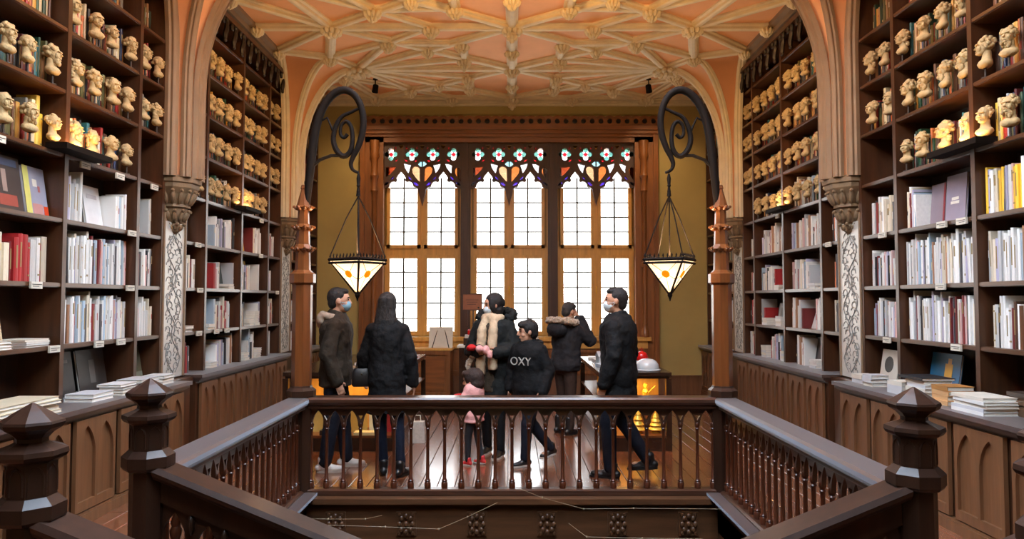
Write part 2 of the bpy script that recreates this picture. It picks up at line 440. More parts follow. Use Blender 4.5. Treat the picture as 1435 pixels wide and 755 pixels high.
# ------------------------------------------------------------------ wall piers: silver panel, corbel, fan of plaster ribs
def qarch(base, top, zs, n=10):
    """vertical from base to zs, then a quarter ellipse over to top"""
    pts = [Vector(base)]
    b = Vector(base); t = Vector(top)
    d = Vector((t.x - b.x, t.y - b.y, 0))
    pts.append(Vector((b.x, b.y, (b.z + zs) / 2)))
    for i in range(n + 1):
        a = PI / 2 * i / n
        k = 1 - math.cos(a)
        pts.append(Vector((b.x + d.x * k, b.y + d.y * k, zs + (t.z - zs) * math.sin(a))))
    return pts
def vine_mesh():
    b = MB(); rnd = random.Random(3)
    for q in range(2):
        pts = []
        for i in range(50):
            t = i / 49; pts.append((.0, (-.05 if q else .06) + .09 * math.sin(t * 17 + q * 2.4), .05 + 1.4 * t))
        b.tube(pts, .0045, 5)
    for i in range(34):
        z = .06 + i * .041; sg = 1 if i % 2 else -1; y0 = (.06 if i % 4 < 2 else .1) * sg
        pts = []
        for k in range(16):
            a = k / 15 * 5.2; r = .062 * (1 - k / 18)
            pts.append((0, y0 + sg * r * math.cos(a), z + r * math.sin(a)))
        b.tube(pts, .0036, 5)
        for k in range(3):
            a = rnd.uniform(0, 6.28)
            b.ell((.0, y0 + .05 * math.cos(a), z + .05 * math.sin(a)), (.004, .022, .009), Matrix.Rotation(a, 3, 'X'), 6, 4)
    return b.mesh('vine_relief', 'vine')
VM = vine_mesh()
pier_n = 0
def pier(s, c, full):
    global pier_n; pier_n += 1
    side = 'left' if s < 0 else 'right'
    where = {7.2: 'nearer', 10.75: 'farther'}[c]
    o = thing('wall_pier', '%s pier on the %s wall: carved corbel, silver vine panel and plaster fan ribs' % (where, side), 'pier', (s * XF, c, 0), group='piers between the bookcases')
    hw = .235
    part('pier_core', MB().box(s * XW, s * 3.44, c - hw, c + hw, .8, ZC - .05), 'stone_pilaster', o)
    part('silver_panel', MB().box(s * 3.44, s * 3.415, c - hw + .02, c + hw - .02, .86, 2.42), 'silver_panel', o)
    fr = MB()
    for y in (c - hw, c + hw - .02): fr.box(s * 3.45, s * 3.40, y, y + .02, .86, 2.5)
    part('panel_edging', fr, 'stone_pilaster', o)
    link('vine_relief', VM, o, (s * (3.412 - XF), 0, .86))
    part('pier_foot', MB().box(s * XW, s * 3.34, c - hw - .01, c + hw + .01, .0, .80).box(s * XW, s * 3.31, c - hw - .01, c + hw + .01, .80, .845), 'wood_case', o)
    # corbel
    b = MB(); cx = s * 3.43
    prof = [(.02, 2.30), (.06, 2.33), (.075, 2.38), (.06, 2.41), (.09, 2.42), (.12, 2.50), (.13, 2.56), (.16, 2.57), (.15, 2.60), (.19, 2.70), (.235, 2.76), (.24, 2.80), (.26, 2.81), (.26, 2.85), (.22, 2.88)]
    b.lathe(prof, 8, (cx, c, 0), PI / 8)
    part('corbel', b, 'stone_corbel', o)
    lf = MB()
    for tier, (zz, rr, n, ll) in enumerate(((2.66, .185, 16, .075), (2.48, .12, 12, .06), (2.37, .075, 8, .035))):
        for i in range(n):
            a = 2 * PI * i / n
            if math.cos(a) * -s < -.2: continue
            lf.ell((cx + rr * math.cos(a), c + rr * math.sin(a), zz), (.022, .026, ll), Matrix.Rotation(a, 3, 'Z') @ Matrix.Rotation(.45, 3, 'Y'), 7, 5)
            lf.ell((cx + (rr + .035) * math.cos(a), c + (rr + .035) * math.sin(a), zz + ll * .85), (.02, .024, .018), None, 6, 4)
    part('corbel_leaf', lf, 'stone_corbel', o, True)
    # fan
    tops = [(s * 3.30, c - .80), (s * 2.65, c - .49), (s * 2.34, c), (s * 2.65, c + .49), (s * 3.30, c + .80)]
    bases = [(s * 3.36, c - .22), (s * 3.24, c - .15), (s * 3.2, c), (s * 3.24, c + .15), (s * 3.36, c + .22)]
    curves = [qarch((bx, by, 2.86), (tx, ty, ZC - .03), 3.75 if i in (1, 2, 3) else 4.1, 12) for i, ((bx, by), (tx, ty)) in enumerate(zip(bases, tops))]
    nset = [0, 1, 2, 3, 4]
    # plaster webs between the ribs
    for i in range(4):
        w_ = MB(); A, B = curves[i], curves[i + 1]; rings = []
        for p, q in zip(A, B):
            ring = []
            for k in range(5):
                t = k / 4; v = p.lerp(q, t); v = v + Vector((s * .05 * math.sin(PI * t), 0, .0)); ring.append(v)
            rings.append(ring)
        w_.loft(rings, closed=False, caps=False)
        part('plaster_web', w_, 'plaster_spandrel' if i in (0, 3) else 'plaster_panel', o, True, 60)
    # shafts
    for i, cv in enumerate(curves):
        r0 = .05 if i in (1, 3) else .062
        sh = MB()
        prof = [(-1, -.3), (-.75, .35), (-.45, .45), (-.35, .85), (-.12, 1.0), (.12, 1.0), (.35, .85), (.45, .45), (.75, .35), (1, -.3)]
        rings = []
        for j, p in enumerate(cv):
            t = (cv[min(j + 1, len(cv) - 1)] - cv[max(j - 1, 0)]).normalized()
            outw = Vector((-s, 0, 0)) if i == 2 else Vector((-s * .8, (-.6 if i < 2 else .6), 0)).normalized()
            a = outw.cross(t).normalized(); nrm = t.cross(a).normalized()
            if nrm.dot(outw) < 0 and j < 3: nrm = -nrm
            if j >= 3 and nrm.dot(last) < 0: nrm = -nrm
            last = nrm
            rings.append([p + a * u * r0 * 1.15 + nrm * v * r0 for u, v in prof])
        sh.loft(rings); part('fan_rib', sh, 'stone_pilaster' if c < 8 else 'plaster_rib', o, True, 35)
    return o
for s in (-1, 1):
    for c in (7.2, 10.75): pier(s, c, True)
# ------------------------------------------------------------------ the great window
S80 = 80.0
def wz(cy): return 4.64 - cy / 431.2
def wx(cx): return (cx - 381) / 431.2
HB = .69
arch_half = [(83, 450), (105, 441), (130, 436), (136, 412), (150, 398), (165, 395), (180, 400), (192, 388), (186, 368), (198, 347), (212, 332), (220, 318),
             (229, 332), (243, 347), (256, 368), (250, 388), (262, 400), (278, 395), (295, 398), (308, 412), (314, 434), (335, 440), (352, 456), (360, 500), (368, 525), (374, 550), (381, 580)]
def trac_outline():   # outline of the carved head of one bay
    L = [(wx(a), wz(b)) for a, b in arch_half]
    Rr = [(-x, z) for x, z in reversed(L[:-1])]
    return [(-HB, 4.42), (-HB, wz(452))] + L + Rr + [(HB, wz(452)), (HB, 4.42)]
def quatre(cx, cy, r=.05, d=.066):
    pts = []
    for q in range(4):
        a0 = q * PI / 2; c0 = (wx(cx) + d * math.cos(a0), wz(cy) + d * math.sin(a0))
        for k in range(9):
            a = a0 - R(122) + R(244) * k / 8
            pts.append((c0[0] + r * math.cos(a) * .95, c0[1] + r * math.sin(a) * .95))
    return pts
def poly(*p): return [(wx(a), wz(b)) for a, b in p]
def mir(lp): return [(-x, z) for x, z in reversed(lp)]
tear = poly((303, 300), (312, 284), (330, 278), (350, 284), (362, 300), (364, 398), (350, 385), (325, 355), (308, 330))
tear_out = poly((632, 298), (645, 285), (660, 288), (674, 305), (676, 396), (660, 382), (640, 350), (630, 325))
kite = poly((240, 256), (268, 264), (297, 270), (286, 300), (279, 332), (262, 312), (250, 290))
kite2 = poly((556, 258), (585, 262), (608, 275), (604, 300), (603, 334), (584, 312), (568, 290))
brown = poly((105, 285), (150, 284), (186, 280), (170, 305), (140, 338), (106, 364))
diam = poly((346, 262), (362, 245), (377, 240), (377, 284), (362, 276))
purp = poly((272, 352), (290, 366), (302, 384), (288, 380), (276, 368)); purp2 = poly((312, 398), (336, 402), (356, 426), (340, 428), (322, 418))
purp_l = mir([(x + wx(220) * -2 - 0, z) for x, z in purp])   # mirrored about the arch point
def mirror_about(lp, cx): return [(2 * wx(cx) - x, z) for x, z in reversed(lp)]
red = poly((242, 222), (262, 228), (270, 246), (252, 240)); gold_t = poly((198, 118), (243, 118), (222, 148)); gold_m = poly((361, 120), (402, 120), (381, 150))
holes = []
for cx in (143, 302, 461, 619): holes.append((quatre(cx, 187), 'glass_aqua'))
H = lambda lp, c: holes.append((lp, c))
H(tear, 'glass_peach'); H(mir(tear), 'glass_orange'); H(tear_out, 'glass_orange'); H(kite, 'glass_white'); H(mir(kite), 'glass_white'); H(kite2, 'glass_white')
H(brown, 'glass_rust'); H(diam, 'glass_aqua'); H(mir(diam), 'glass_aqua')
for lp in (purp, purp2):
    H(lp, 'glass_purple'); H(mir(lp), 'glass_purple'); H(mirror_about(lp, 220), 'glass_purple'); H(mir(mirror_about(lp, 220)), 'glass_purple')
H(red, 'glass_red'); H(mir(red), 'glass_red'); H(mirror_about(red, 220), 'glass_red'); H(mir(mirror_about(red, 220)), 'glass_red')
H(gold_t, 'glass_gold'); H(mir(gold_t), 'glass_gold'); H(gold_m, 'glass_gold')
holes.append((poly((322, 232), (345, 226), (336, 244), (324, 248)), 'glass_red')); holes.append((mir(poly((322, 232), (345, 226), (336, 244), (324, 248))), 'glass_red'))
for x0 in (183, 265, 345):
    holes.append((poly((x0 - 12, 134), (x0, 128), (x0 + 2, 146), (x0 - 6, 150)), 'glass_red'))
    holes.append((mir(poly((x0 - 12, 134), (x0, 128), (x0 + 2, 146), (x0 - 6, 150))), 'glass_red'))
TR = plate_mesh('tracery', [trac_outline()] + [h for h, _ in holes], .07, 'wood_mullion')
GL = [plate_mesh('stained_glass', [h], .006, c) for h, c in holes]
lobe = [plate_mesh('stained_glass', [[(r_ * math.cos(2 * PI * k / 14), r_ * math.sin(2 * PI * k / 14)) for k in range(14)]], .006, c) for c, r_ in (('glass_teal', .046), ('glass_white', .046), ('glass_red', .036))]
# little relief cusps along the tracery openings
fr_m = MB()
def frame_bars(b, x0, x1, z0, z1, wd, y0, y1):
    b.box(x0, x0 + wd, y0, y1, z0, z1); b.box(x1 - wd, x1, y0, y1, z0, z1); b.box(x0 + wd, x1 - wd, y0, y1, z0, z0 + wd); b.box(x0 + wd, x1 - wd, y0, y1, z1 - wd, z1)
YG = YB + .16
pane_m = {}
def pane_at(w, h, parent, loc):
    k = (round(w, 3), round(h, 3))
    if k not in pane_m: pane_m[k] = MB().box(-w / 2, w / 2, -.002, .002, -h / 2, h / 2).mesh('pane', 'pane_clear')
    link('pane', pane_m[k], parent, loc)
nth = ['leftmost', 'middle', 'rightmost']
for wi in range(3):
    bx = WX + (wi - 1) * 1.535
    o = thing('window_%d' % (wi + 1), '%s bay of the great window, with leaded casements and stained-glass tracery' % nth[wi], 'window', (bx, YB, WZ0), kind='structure')
    t = link('tracery', TR, o, (0, .03, -WZ0))
    for g in GL[4:]: link('stained_glass', g, t, (0, .012, 0))
    for qi, cx in enumerate((143, 302, 461, 619)):
        for q in range(4):
            a = q * PI / 2
            lm = lobe[1] if (q == 3 and (qi + wi) % 4 != 0) or (q == 1 and (qi + wi) % 4 == 0) else lobe[0]
            link('stained_glass', lm, t, (wx(cx) + .08 * math.cos(a), .0, wz(187) + .08 * math.sin(a)))
        link('stained_glass', lobe[2], t, (wx(cx), .0, wz(187)))
    # outer frame, transom and the two casements
    b = MB(); frame_bars(b, -HB, HB, 1.0, 4.42, .085, .10, .24); b.box(-.045, .045, .085, .2, 1.0, 3.45); b.box(-HB, HB, .09, .2, 2.40, 2.58)
    part('window_frame', b, 'wood_casement', o, local=True).location = (0, 0, -WZ0)
    for li, lx in enumerate((-.33, .33)):
        for (z0, z1, rows) in ((1.04, 2.40, 5), (2.58, 4.40, 7)):
            cs = MB()
            if z0 < 2: frame_bars(cs, lx - .30, lx + .30, z0 - .03, z1 + .03, .06, .07, .13)
            else:
                for q in (lx - .30, lx + .24): cs.box(q, q + .06, .07, .13, z0 - .03, 3.62)
                cs.box(lx - .30, lx + .30, .07, .13, z0 - .03, z0 + .03)
            co = part('casement', cs, 'wood_casement', o, local=True); co.location = (0, 0, -WZ0)
            gx0, gx1 = lx - .24, lx + .24; ld = MB()
            ld.box(lx - .014, lx + .014, .085, .115, z0, min(z1, 3.8))
            h = (z1 - z0) / rows
            for k in range(1, rows if z0 < 2 else 5): ld.box(gx0, gx1, .09, .11, z0 + k * h - .012, z0 + k * h + .012)
            part('lead_bars', ld, 'lead', co, local=True)
            for k in range(rows):
                for q in (-1, 1):
                    inner = (q * lx < 0); wd = .232 if z0 < 2 else .33
                    pane_at(wd, h - .002, co, (lx + q * (wd / 2 + .001), .1, z0 + (k + .5) * h))
    hd = MB(); hd.cap((.0, .05, 1.75), (0, .05, 1.87), .012).cap((0, .05, 1.81), (0, .085, 1.81), .01)
    part('window_handle', hd, 'gold', o, True, local=True).location = (0, 0, -WZ0)
# oak surround
so = thing('trim_4', 'carved brown wooden surround framing the great window', 'window surround', (WX, YB, 0), kind='structure')
for i in (-1, 1):
    part('mullion_post', MB().box(WX + i * .7675 - .085, WX + i * .7675 + .085, YB - .02, YB + .2, .95, 4.42).box(WX + i * .7675 - .05, WX + i * .7675 + .05, YB - .06, YB - .02, .95, 4.42), 'wood_mullion', so)
for i in (-1, 1):
    x = WX + i * 2.30
    part('jamb', MB().box(x - i * .10, x + i * .22, YB - .1, YB + .2, .5, 4.5), 'wood_window', so)
    part('outer_jamb', MB().box(x + i * .22, x + i * .30, YB - .14, YB, .33, 4.67), 'wood_window', so)
    col = MB(); xx = x + i * .05; y = YB - .13
    col.lathe([(.075, 1.0), (.075, 1.1), (.05, 1.14), (.042, 1.2), (.042, 2.2), (.06, 2.22), (.06, 2.28), (.042, 2.3), (.042, 3.5), (.065, 3.54), (.05, 3.58), (.05, 3.75), (.075, 3.8), (.055, 3.86), (.06, 4.1), (.085, 4.16), (.07, 4.22), (.085, 4.34), (.085, 4.42)], 12, (xx, y, 0))
    part('colonette', col, 'wood_window', so, True)
hx = 2.60
part('lintel', MB().box(WX - hx, WX + hx, YB - .1, YB + .2, 4.40, 4.54).box(WX - hx, WX + hx, YB - .13, YB - .1, 4.49, 4.54), 'wood_cornice', so)
part('cornice', MB().box(WX - hx, WX + hx, YB - .17, YB, 4.54, 4.60).box(WX - hx, WX + hx, YB - .2, YB, 4.60, 4.67), 'wood_cornice', so)
n = 34; cr_holes = []
for i in range(n):
    cxx = -hx + (i + .5) * 2 * hx / n; cr_holes.append([(cxx + .045 * math.cos(a * PI / 5), 4.76 + .045 * math.sin(a * PI / 5)) for a in range(10)])
top = []
for i in range(n * 6 + 1):
    xq = hx - 2 * hx * i / (n * 6); top.append((xq, 4.835 + .025 * abs(math.sin(i / 6 * PI))))
cr = plate_mesh('cresting', [[(-hx, 4.67), (hx, 4.67)] + top] + cr_holes, .05, 'wood_cornice')
link('cresting', cr, so, (0, -.12, 0))
part('cresting_back', MB().box(WX - hx, WX + hx, YB - .07, YB, 4.67, 4.82), 'wood_carving', so)
part('window_sill', MB().box(WX - 2.45, WX + 2.45, YB - .18, YB + .14, .93, 1.0).box(WX - 2.4, WX + 2.4, YB - .12, YB, .80, .93), 'wood_casement', so)
pn = MB(); pn.box(WX - 2.4, WX + 2.4, YB - .06, YB, .33, .80)
for i in range(6): frame_bars(pn, WX - 2.4 + i * .8 + .03, WX - 1.6 + i * .8 - .03, .36, .78, .06, YB - .09, YB - .06)
part('dado_panelling', pn, 'wood_window', so)
# ================================================================== bookcases
ZL = [.86, 1.30, 1.77, 2.26, 2.76, 3.25, 3.73, 4.20, 4.68]
ZT = 4.98
CASES = {(-1, 'front'): [3.89, 4.38, 5.43, 6.49, 6.955], (1, 'front'): [3.75, 4.20, 5.25, 6.32, 6.955],
         (-1, 'rear'): [7.445, 7.95, 9.0, 9.98, 10.505], (1, 'rear'): [7.445, 7.87, 8.97, 10.05, 10.505],
         (-1, 'corner'): [10.995, 11.5, 12.46], (1, 'corner'): [10.995, 11.5, 12.46]}
SIDE = {-1: 'left', 1: 'right'}
hook_me = None
def hooks(o, s, y0, y1, n):
    """openwork frieze: a rail with a row of hanging scrolls"""
    global hook_me
    if hook_me is None:
        b = MB(); pts = []
        for k in range(14):
            a = R(200) - R(250) * k / 13; pts.append((0, .06 * math.cos(a), -.07 + .06 * math.sin(a)))
        pts += [(0, .045, -.15), (0, .02, -.2), (0, .0, -.25), (0, .012, -.29)]
        b.tube(pts, [.022] * 14 + [.026, .03, .027, .018], 6)
        b.ell((0, .012, -.3), (.022, .026, .024), None, 8, 5); b.ell((0, -.05, -.1), (.02, .024, .02), None, 8, 5)
        hook_me = b.mesh('scroll_pendant', 'wood_carving', smooth=True)
    L = wloc(o)
    for i in range(n):
        y = y0 + (i + .5) * (y1 - y0) / n
        link('scroll_pendant', hook_me, o, (s * 3.345 - L.x, y - L.y, 4.97 - L.z), (0, 0, 0 if s < 0 else PI))
    part('frieze_rail', MB().box(s * 3.40, s * 3.32, y0, y1, 4.93, 4.99), 'wood_case', o)
cards = []
card_me = MB().box(-.008, .008, -.06, .06, -.025, .025).mesh('label_card', 'card')
ink_me = MB().box(-.009, .009, -.05, .05, .004, .008).box(-.009, .009, -.045, .02, -.01, -.006).mesh('label_writing', 'book_ink')
for (s, kind), dv in CASES.items():
    y0, y1 = dv[0], dv[-1]
    rt = thing('bookcase', 'tall brown %s bookcase on the %s wall, %s' % ({'front': 'open', 'rear': 'scroll-topped', 'corner': 'narrow'}[kind], SIDE[s],
               {'front': 'nearest the stair newels', 'rear': 'between the two carved corbels', 'corner': 'beside the great window'}[kind]), 'bookcase', (s * XF, (y0 + y1) / 2, 0), group='wall bookcases')
    L = wloc(rt)
    part('back_panel', MB().box(s * XB, s * (XB + .025), y0, y1, .86, ZT + .02), 'wood_back', rt)
    um = None
    for i, y in enumerate(dv):
        if um is None:
            b = MB(); b.box(s * .0, s * .31, -.018, .018, .86, ZT); b.box(s * -.008, 0, -.024, .024, .86, ZT)
            um = b.mesh('upright', 'wood_case')
        link('upright', um, rt, (0, y - L.y, 0))
    for a, b_ in zip(dv[:-1], dv[1:]):
        for z in ZL[1:] + [ZT]:
            th = .035
            part('shelf', MB().box(s * (XF + .006), s * XB, a + .018, b_ - .018, z - th, z).box(s * (XF - .002), s * (XF + .006), a + .018, b_ - .018, z - th + .006, z - .004), 'wood_shelf', rt)
    if kind != 'corner': hooks(rt, s, y0 + .1, y1 - .1, 11)
    # label cards on the shelf edges
    for ci, (a, b_) in enumerate(zip(dv[:-1], dv[1:])):
        for z in ZL[1:5]:
            if kind == 'corner': continue
            if random.random() < (.5 if b_ - a > .7 else .25):
                for q in range(random.choice([1, 1, 2]) if b_ - a > .7 else 1):
                    y = random.uniform(a + .1, b_ - .1)
                    c = link('label_card', card_me, rt, (-s * .016, y - L.y, z - .025 if z < 2.7 else z - .05))
                    link('label_writing', ink_me, c, (-s * .0012, 0, 0))
# ================================================================== base cabinets
def door_meshes(w, h):
    x0 = -w / 2; lw = (w - .09) / 2
    holes = [lancet(x0 + .03 + i * (lw + .03), x0 + .03 + i * (lw + .03) + lw, .07, h - .05, .22) for i in (0, 1)]
    fr = plate_mesh('door', [[(-w / 2, 0), (w / 2, 0), (w / 2, h), (-w / 2, h)]] + holes, .03, 'wood_door')
    fr.transform(Matrix.Rotation(PI / 2, 4, 'Z'))
    bk = MB().box(-.004, .004, -w / 2 + .01, w / 2 - .01, .05, h - .03).mesh('door_panel', 'wood_door')
    return fr, bk
def cabinet(s, y0, y1, xf, nd, label, wt=.055):
    o = thing('base_cabinet', label, 'cabinet', (s * xf, (y0 + y1) / 2, 0), group='base cabinets under the bookcases')
    L = wloc(o); h = .80
    part('body', MB().box(s * XB, s * (xf + .03), y0 + .01, y1 - .01, .08, h), 'wood_case', o)
    part('plinth', MB().box(s * XB, s * (xf - .015), y0, y1, 0, .075).box(s * XB, s * (xf - .005), y0, y1, .075, .095), 'wood_door', o)
    part('worktop', MB().box(s * XB, s * (xf - .05), y0 - .02, y1 + .02, .825, .86).box(s * XB, s * (xf - .03), y0 - .01, y1 + .01, .80, .825).box(s * XB, s * (xf - .012), y0, y1, .785, .80), 'wood_worktop', o)
    dw = (y1 - y0 - .06) / nd
    fr, bk = door_meshes(dw - .075, .66)
    for i in range(nd):
        y = y0 + .03 + dw * (i + .5)
        d = link('door', fr, o, (0 + s * .004, y - L.y, .105))
        link('door_panel', bk, d, (s * .012, 0, 0))
    return o
for s in (-1, 1):
    cabinet(s, 1.6, 6.9, 3.13, 9, 'long brown base cabinet with paired lancet doors under the %s front bookcase' % SIDE[s])
    cabinet(s, 7.5, 10.47, 3.28, 6, 'brown base cabinet with paired lancet doors under the %s rear bookcase' % SIDE[s])
    cabinet(s, 11.03, 12.42, 3.28, 3, 'short base cabinet with lancet doors in the %s corner by the window' % SIDE[s])
# ================================================================== books
UPP = [('red', (158, 42, 34)), ('red', (128, 34, 30)), ('dark green', (44, 76, 54)), ('ochre', (196, 146, 62)), ('brown', (104, 68, 44)), ('brown', (84, 54, 38)), ('navy', (40, 54, 88)), ('cream', (214, 196, 156)),
       ('tan', (150, 112, 74)), ('orange', (206, 108, 50)), ('grey', (126, 122, 112)), ('teal', (52, 106, 110)), ('black', (34, 30, 30)), ('tan', (176, 134, 90)), ('dark green', (36, 60, 44)), ('maroon', (92, 34, 36)), ('olive', (104, 98, 56))]
YEL = [('yellow', (238, 190, 60)), ('yellow', (240, 204, 92)), ('orange', (226, 120, 44)), ('cream', (226, 208, 160)), ('red', (186, 50, 36))]
LOW = [('white', (232, 230, 226))] * 6 + [('white', (220, 218, 214))] * 3 + [('cream', (222, 210, 188))] * 2 + [('pale grey', (186, 188, 190)), ('pale blue', (170, 190, 206)), ('dark red', (120, 40, 40)), ('black', (38, 36, 40)), ('tan', (172, 124, 92)), ('pink', (206, 168, 164)), ('dark grey', (84, 82, 84)), ('lavender', (176, 172, 196))]
REDW = [('red', (160, 36, 38)), ('white', (228, 222, 216)), ('cream', (218, 204, 180)), ('dark red', (112, 26, 32)), ('pale grey', (190, 188, 184)), ('rust', (178, 82, 56))]
BOOKS = []
BAYN = {4: ['end', 'first wide', 'second wide', 'corbel-side narrow'], 2: ['narrow', 'wide']}
# shelf places kept free for cover-out books (width w) and flat stacks
KEEP = [(s_, z_, y_ - w_ / 2 - .012, y_ + w_ / 2 + .012) for s_, y_, z_, w_ in (
    (-1, 4.86, 2.26, .33), (-1, 5.22, 2.26, .28), (-1, 5.86, 2.26, .2), (-1, 6.12, 2.26, .24), (-1, 6.7, 2.26, .2), (1, 5.76, 2.26, .26), (1, 6.0, 2.26, .2), (1, 4.5, 2.26, .2),
    (-1, 7.7, 1.30, .26), (-1, 7.66, 2.26, .34), (-1, 8.15, 2.26, .28), (-1, 9.4, 2.26, .3), (-1, 8.7, 1.77, .36), (-1, 8.2, 1.77, .26), (-1, 9.6, 1.77, .26), (1, 8.3, .86, .4), (1, 7.65, .86, .3), (1, 8.4, 1.30, .34), (1, 9.5, 1.30, .36),
    (-1, 7.64, 1.30, .2), (-1, 8.2, 1.30, .2), (-1, 9.45, 1.30, .2), (-1, 9.65, 1.30, .2), (-1, 8.75, 1.77, .2), (-1, 8.3, .86, .2), (-1, 9.3, .86, .2), (-1, 9.75, .86, .2), (1, 9.1, .86, .2), (1, 9.75, 1.30, .2), (1, 9.25, 1.30, .2),
    (1, 9.8, .86, .2), (1, 8.2, .86, .2), (1, 9.3, 1.77, .2), (1, 8.2, 1.77, .2))]
def fill(s, kind, ci, zi, pal, frac=1.0, hr=(.24, .33), tr=(.018, .042), dep=(.17, .22), setb=.05, start=0.0, lean=.15, thin=None):
    dv = CASES[(s, kind)]; a, b = dv[ci] + .022, dv[ci + 1] - .022
    z = ZL[zi]; L = b - a; y = a + start * L; end = min(b, a + (start + frac) * L); k = 0
    hmax = (ZL[zi + 1] if zi < 8 else ZT) - z - .05
    while True:
        t = random.uniform(*tr) * (1 if random.random() < .85 else 1.5)
        if y + t > end: break
        hit = [q for q in KEEP if q[0] == s and abs(q[1] - z) < .01 and y < q[3] and y + t > q[2]]
        if hit: y = hit[0][3] + .001; continue
        h = min(random.uniform(*hr) * (1 if random.random() < .9 else 1.12), hmax)
        d = random.uniform(*dep); nm, c = random.choice(pal)
        tilt = 0.0
        if random.random() < .05 * lean * 10 and y + t + .02 < end: tilt = random.uniform(-.07, .07)
        j = random.uniform(.86, 1.1); c = tuple(min(255, x * j) for x in c)
        k += 1
        BOOKS.append(dict(s=s, kind=kind, ci=ci, zi=zi, y=y, t=t, h=h, d=d, z=z, x=XF + setb + random.uniform(0, .02), tilt=tilt, col=c, nm=nm, k=k))
        y += t + (abs(tilt) * h * .9 if tilt else random.choice([.0008, .0008, .002]))
    return k
for s in (-1, 1):
    for kind in ('front', 'rear', 'corner'):
        dv = CASES[(s, kind)]; nb = len(dv) - 1
        for ci in range(nb):
            wide = dv[ci + 1] - dv[ci] > .7
            if kind == 'front' and ci == 0: continue
            for zi in range(4, 8):
                if zi == 4 and ((kind == 'front' and ci == 3) or (kind == 'rear' and ci == 3)): continue
                pal = UPP
                if zi == 4 and kind == 'front': pal = UPP + LOW[9:12]
                if zi == 4 and kind == 'rear': pal = LOW[::2] + UPP
                fill(s, kind, ci, zi, pal, random.uniform(.93, 1.0), (.22, .36), (.018, .04), dep=(.14, .18), setb=.105, lean=.1)
# glow of the little uplights, painted into nearby books as yellow and orange covers
for bk in BOOKS:
    if bk['kind'] == 'front' and bk['zi'] == 4 and abs(bk['y'] - (5.43 if bk['s'] < 0 else 5.25)) < .23:
        bk['nm'], bk['col'] = random.choice(YEL)
for s in (-1, 1):
    if s < 0:
        fill(s, 'front', 1, 2, REDW, .55, (.26, .34), (.03, .055), start=.38)
        fill(s, 'front', 1, 4 - 1, LOW, .01)
    else:
        fill(s, 'front', 1, 3, LOW + YEL[:1], .75, (.30, .36), (.015, .035), start=.25); fill(s, 'front', 1, 2, LOW, 1, (.30, .38), (.014, .03)); fill(s, 'front', 1, 1, LOW + UPP[4:6], 1, (.28, .34), (.016, .034))
    fill(s, 'front', 2, 3, LOW, .30, (.30, .37), (.014, .03), start=.0 if s < 0 else .68 - .68 * 0)
    fill(s, 'front', 2, 3, LOW, .22, (.28, .34), (.016, .03), start=.76)
    fill(s, 'front', 2, 2, LOW, .99, (.32, .40), (.013, .03)); fill(s, 'front', 2, 1, LOW, .97, (.30, .38), (.013, .028))
    fill(s, 'front', 3, 2, LOW, .95, (.24, .36), (.015, .03)); fill(s, 'front', 3, 1, LOW, .95, (.22, .36), (.015, .03)); fill(s, 'front', 3, 3, LOW, .9, (.26, .36), (.02, .04))
    for ci in range(4):
        wide = ci in (1, 2)
        for zi in range(0, 4):
            if wide:
                fill(s, 'rear', ci, zi, LOW + REDW[:2], random.uniform(.85, .98), (.22, .37), (.018, .05), start=.0)
            else:
                fill(s, 'rear', ci, zi, LOW + REDW[:2] + UPP[8:10], random.uniform(.6, .95), (.24, .36), (.02, .045))
    for ci in range(2):
        for zi in range(0, 4): fill(s, 'corner', ci, zi, LOW + UPP, random.uniform(.7, 1), (.24, .36), (.02, .045))
# shared book meshes: two boards, a spine, a page block and a title panel
def book_mesh(v):
    b = MB(); w = .09
    b.box(0, w, .0, 1, 0, 1); b.box(1 - w, 1, .0, 1, 0, 1)
    b.loft([[(w, .03, z), (w, -.0, z), (.3, -.03, z), (.7, -.03, z), (1 - w, -.0, z), (1 - w, .03, z)] for z in (0, 1)])
    b.mi = 1; b.box(w, 1 - w, .03, .97, .015, .98)
    b.mi = 2
    if v == 1: b.box(.25, .75, -.04, -.02, .62, .86)
    if v == 2: b.box(.35, .65, -.04, -.02, .3, .82)
    if v == 3: b.box(.2, .8, -.04, -.02, .84, .88); b.box(.2, .8, -.04, -.02, .14, .18)
    return b.mesh('book', ['book_cover', 'paper', 'book_title'])
BM = [book_mesh(v) for v in range(4)]
def ordinal(n):
    base = ['zeroth', 'first', 'second', 'third', 'fourth', 'fifth', 'sixth', 'seventh', 'eighth', 'ninth', 'tenth', 'eleventh', 'twelfth', 'thirteenth', 'fourteenth', 'fifteenth', 'sixteenth', 'seventeenth', 'eighteenth', 'nineteenth', 'twentieth']
    if n <= 20: return base[n]
    tens = {2: 'twenty', 3: 'thirty', 4: 'forty', 5: 'fifty'}[n // 10]
    return (tens + '-' + base[n % 10]) if n % 10 else tens[:-1] + 'ieth'
def pxsize(bk):
    X = bk['s'] * (bk['x']); y = bk['y']; px = 717.5 + 1000 * X / y; py = 420 - 1000 * (bk['z'] + bk['h'] * .5 - EYE) / y
    if px < 2 or px > 1433 or py < 5 or py > 745: return 0
    return bk['t'] * 3.4 / y ** 3 * bk['h']
BAYWORD = {('front', 1): 'bay nearest the viewer', ('front', 2): 'middle bay', ('front', 3): 'bay beside the corbel'}
BOOKS.sort(key=pxsize, reverse=True)
NIND = 262
stuff = MB(); stuff_col = []
def book_matrix(bk):
    s = bk['s']
    rz = PI / 2 if s < 0 else -PI / 2
    y = bk['y'] if s < 0 else bk['y'] + bk['t']
    return (s * bk['x'], y, bk['z']), rz
ind_n = 0
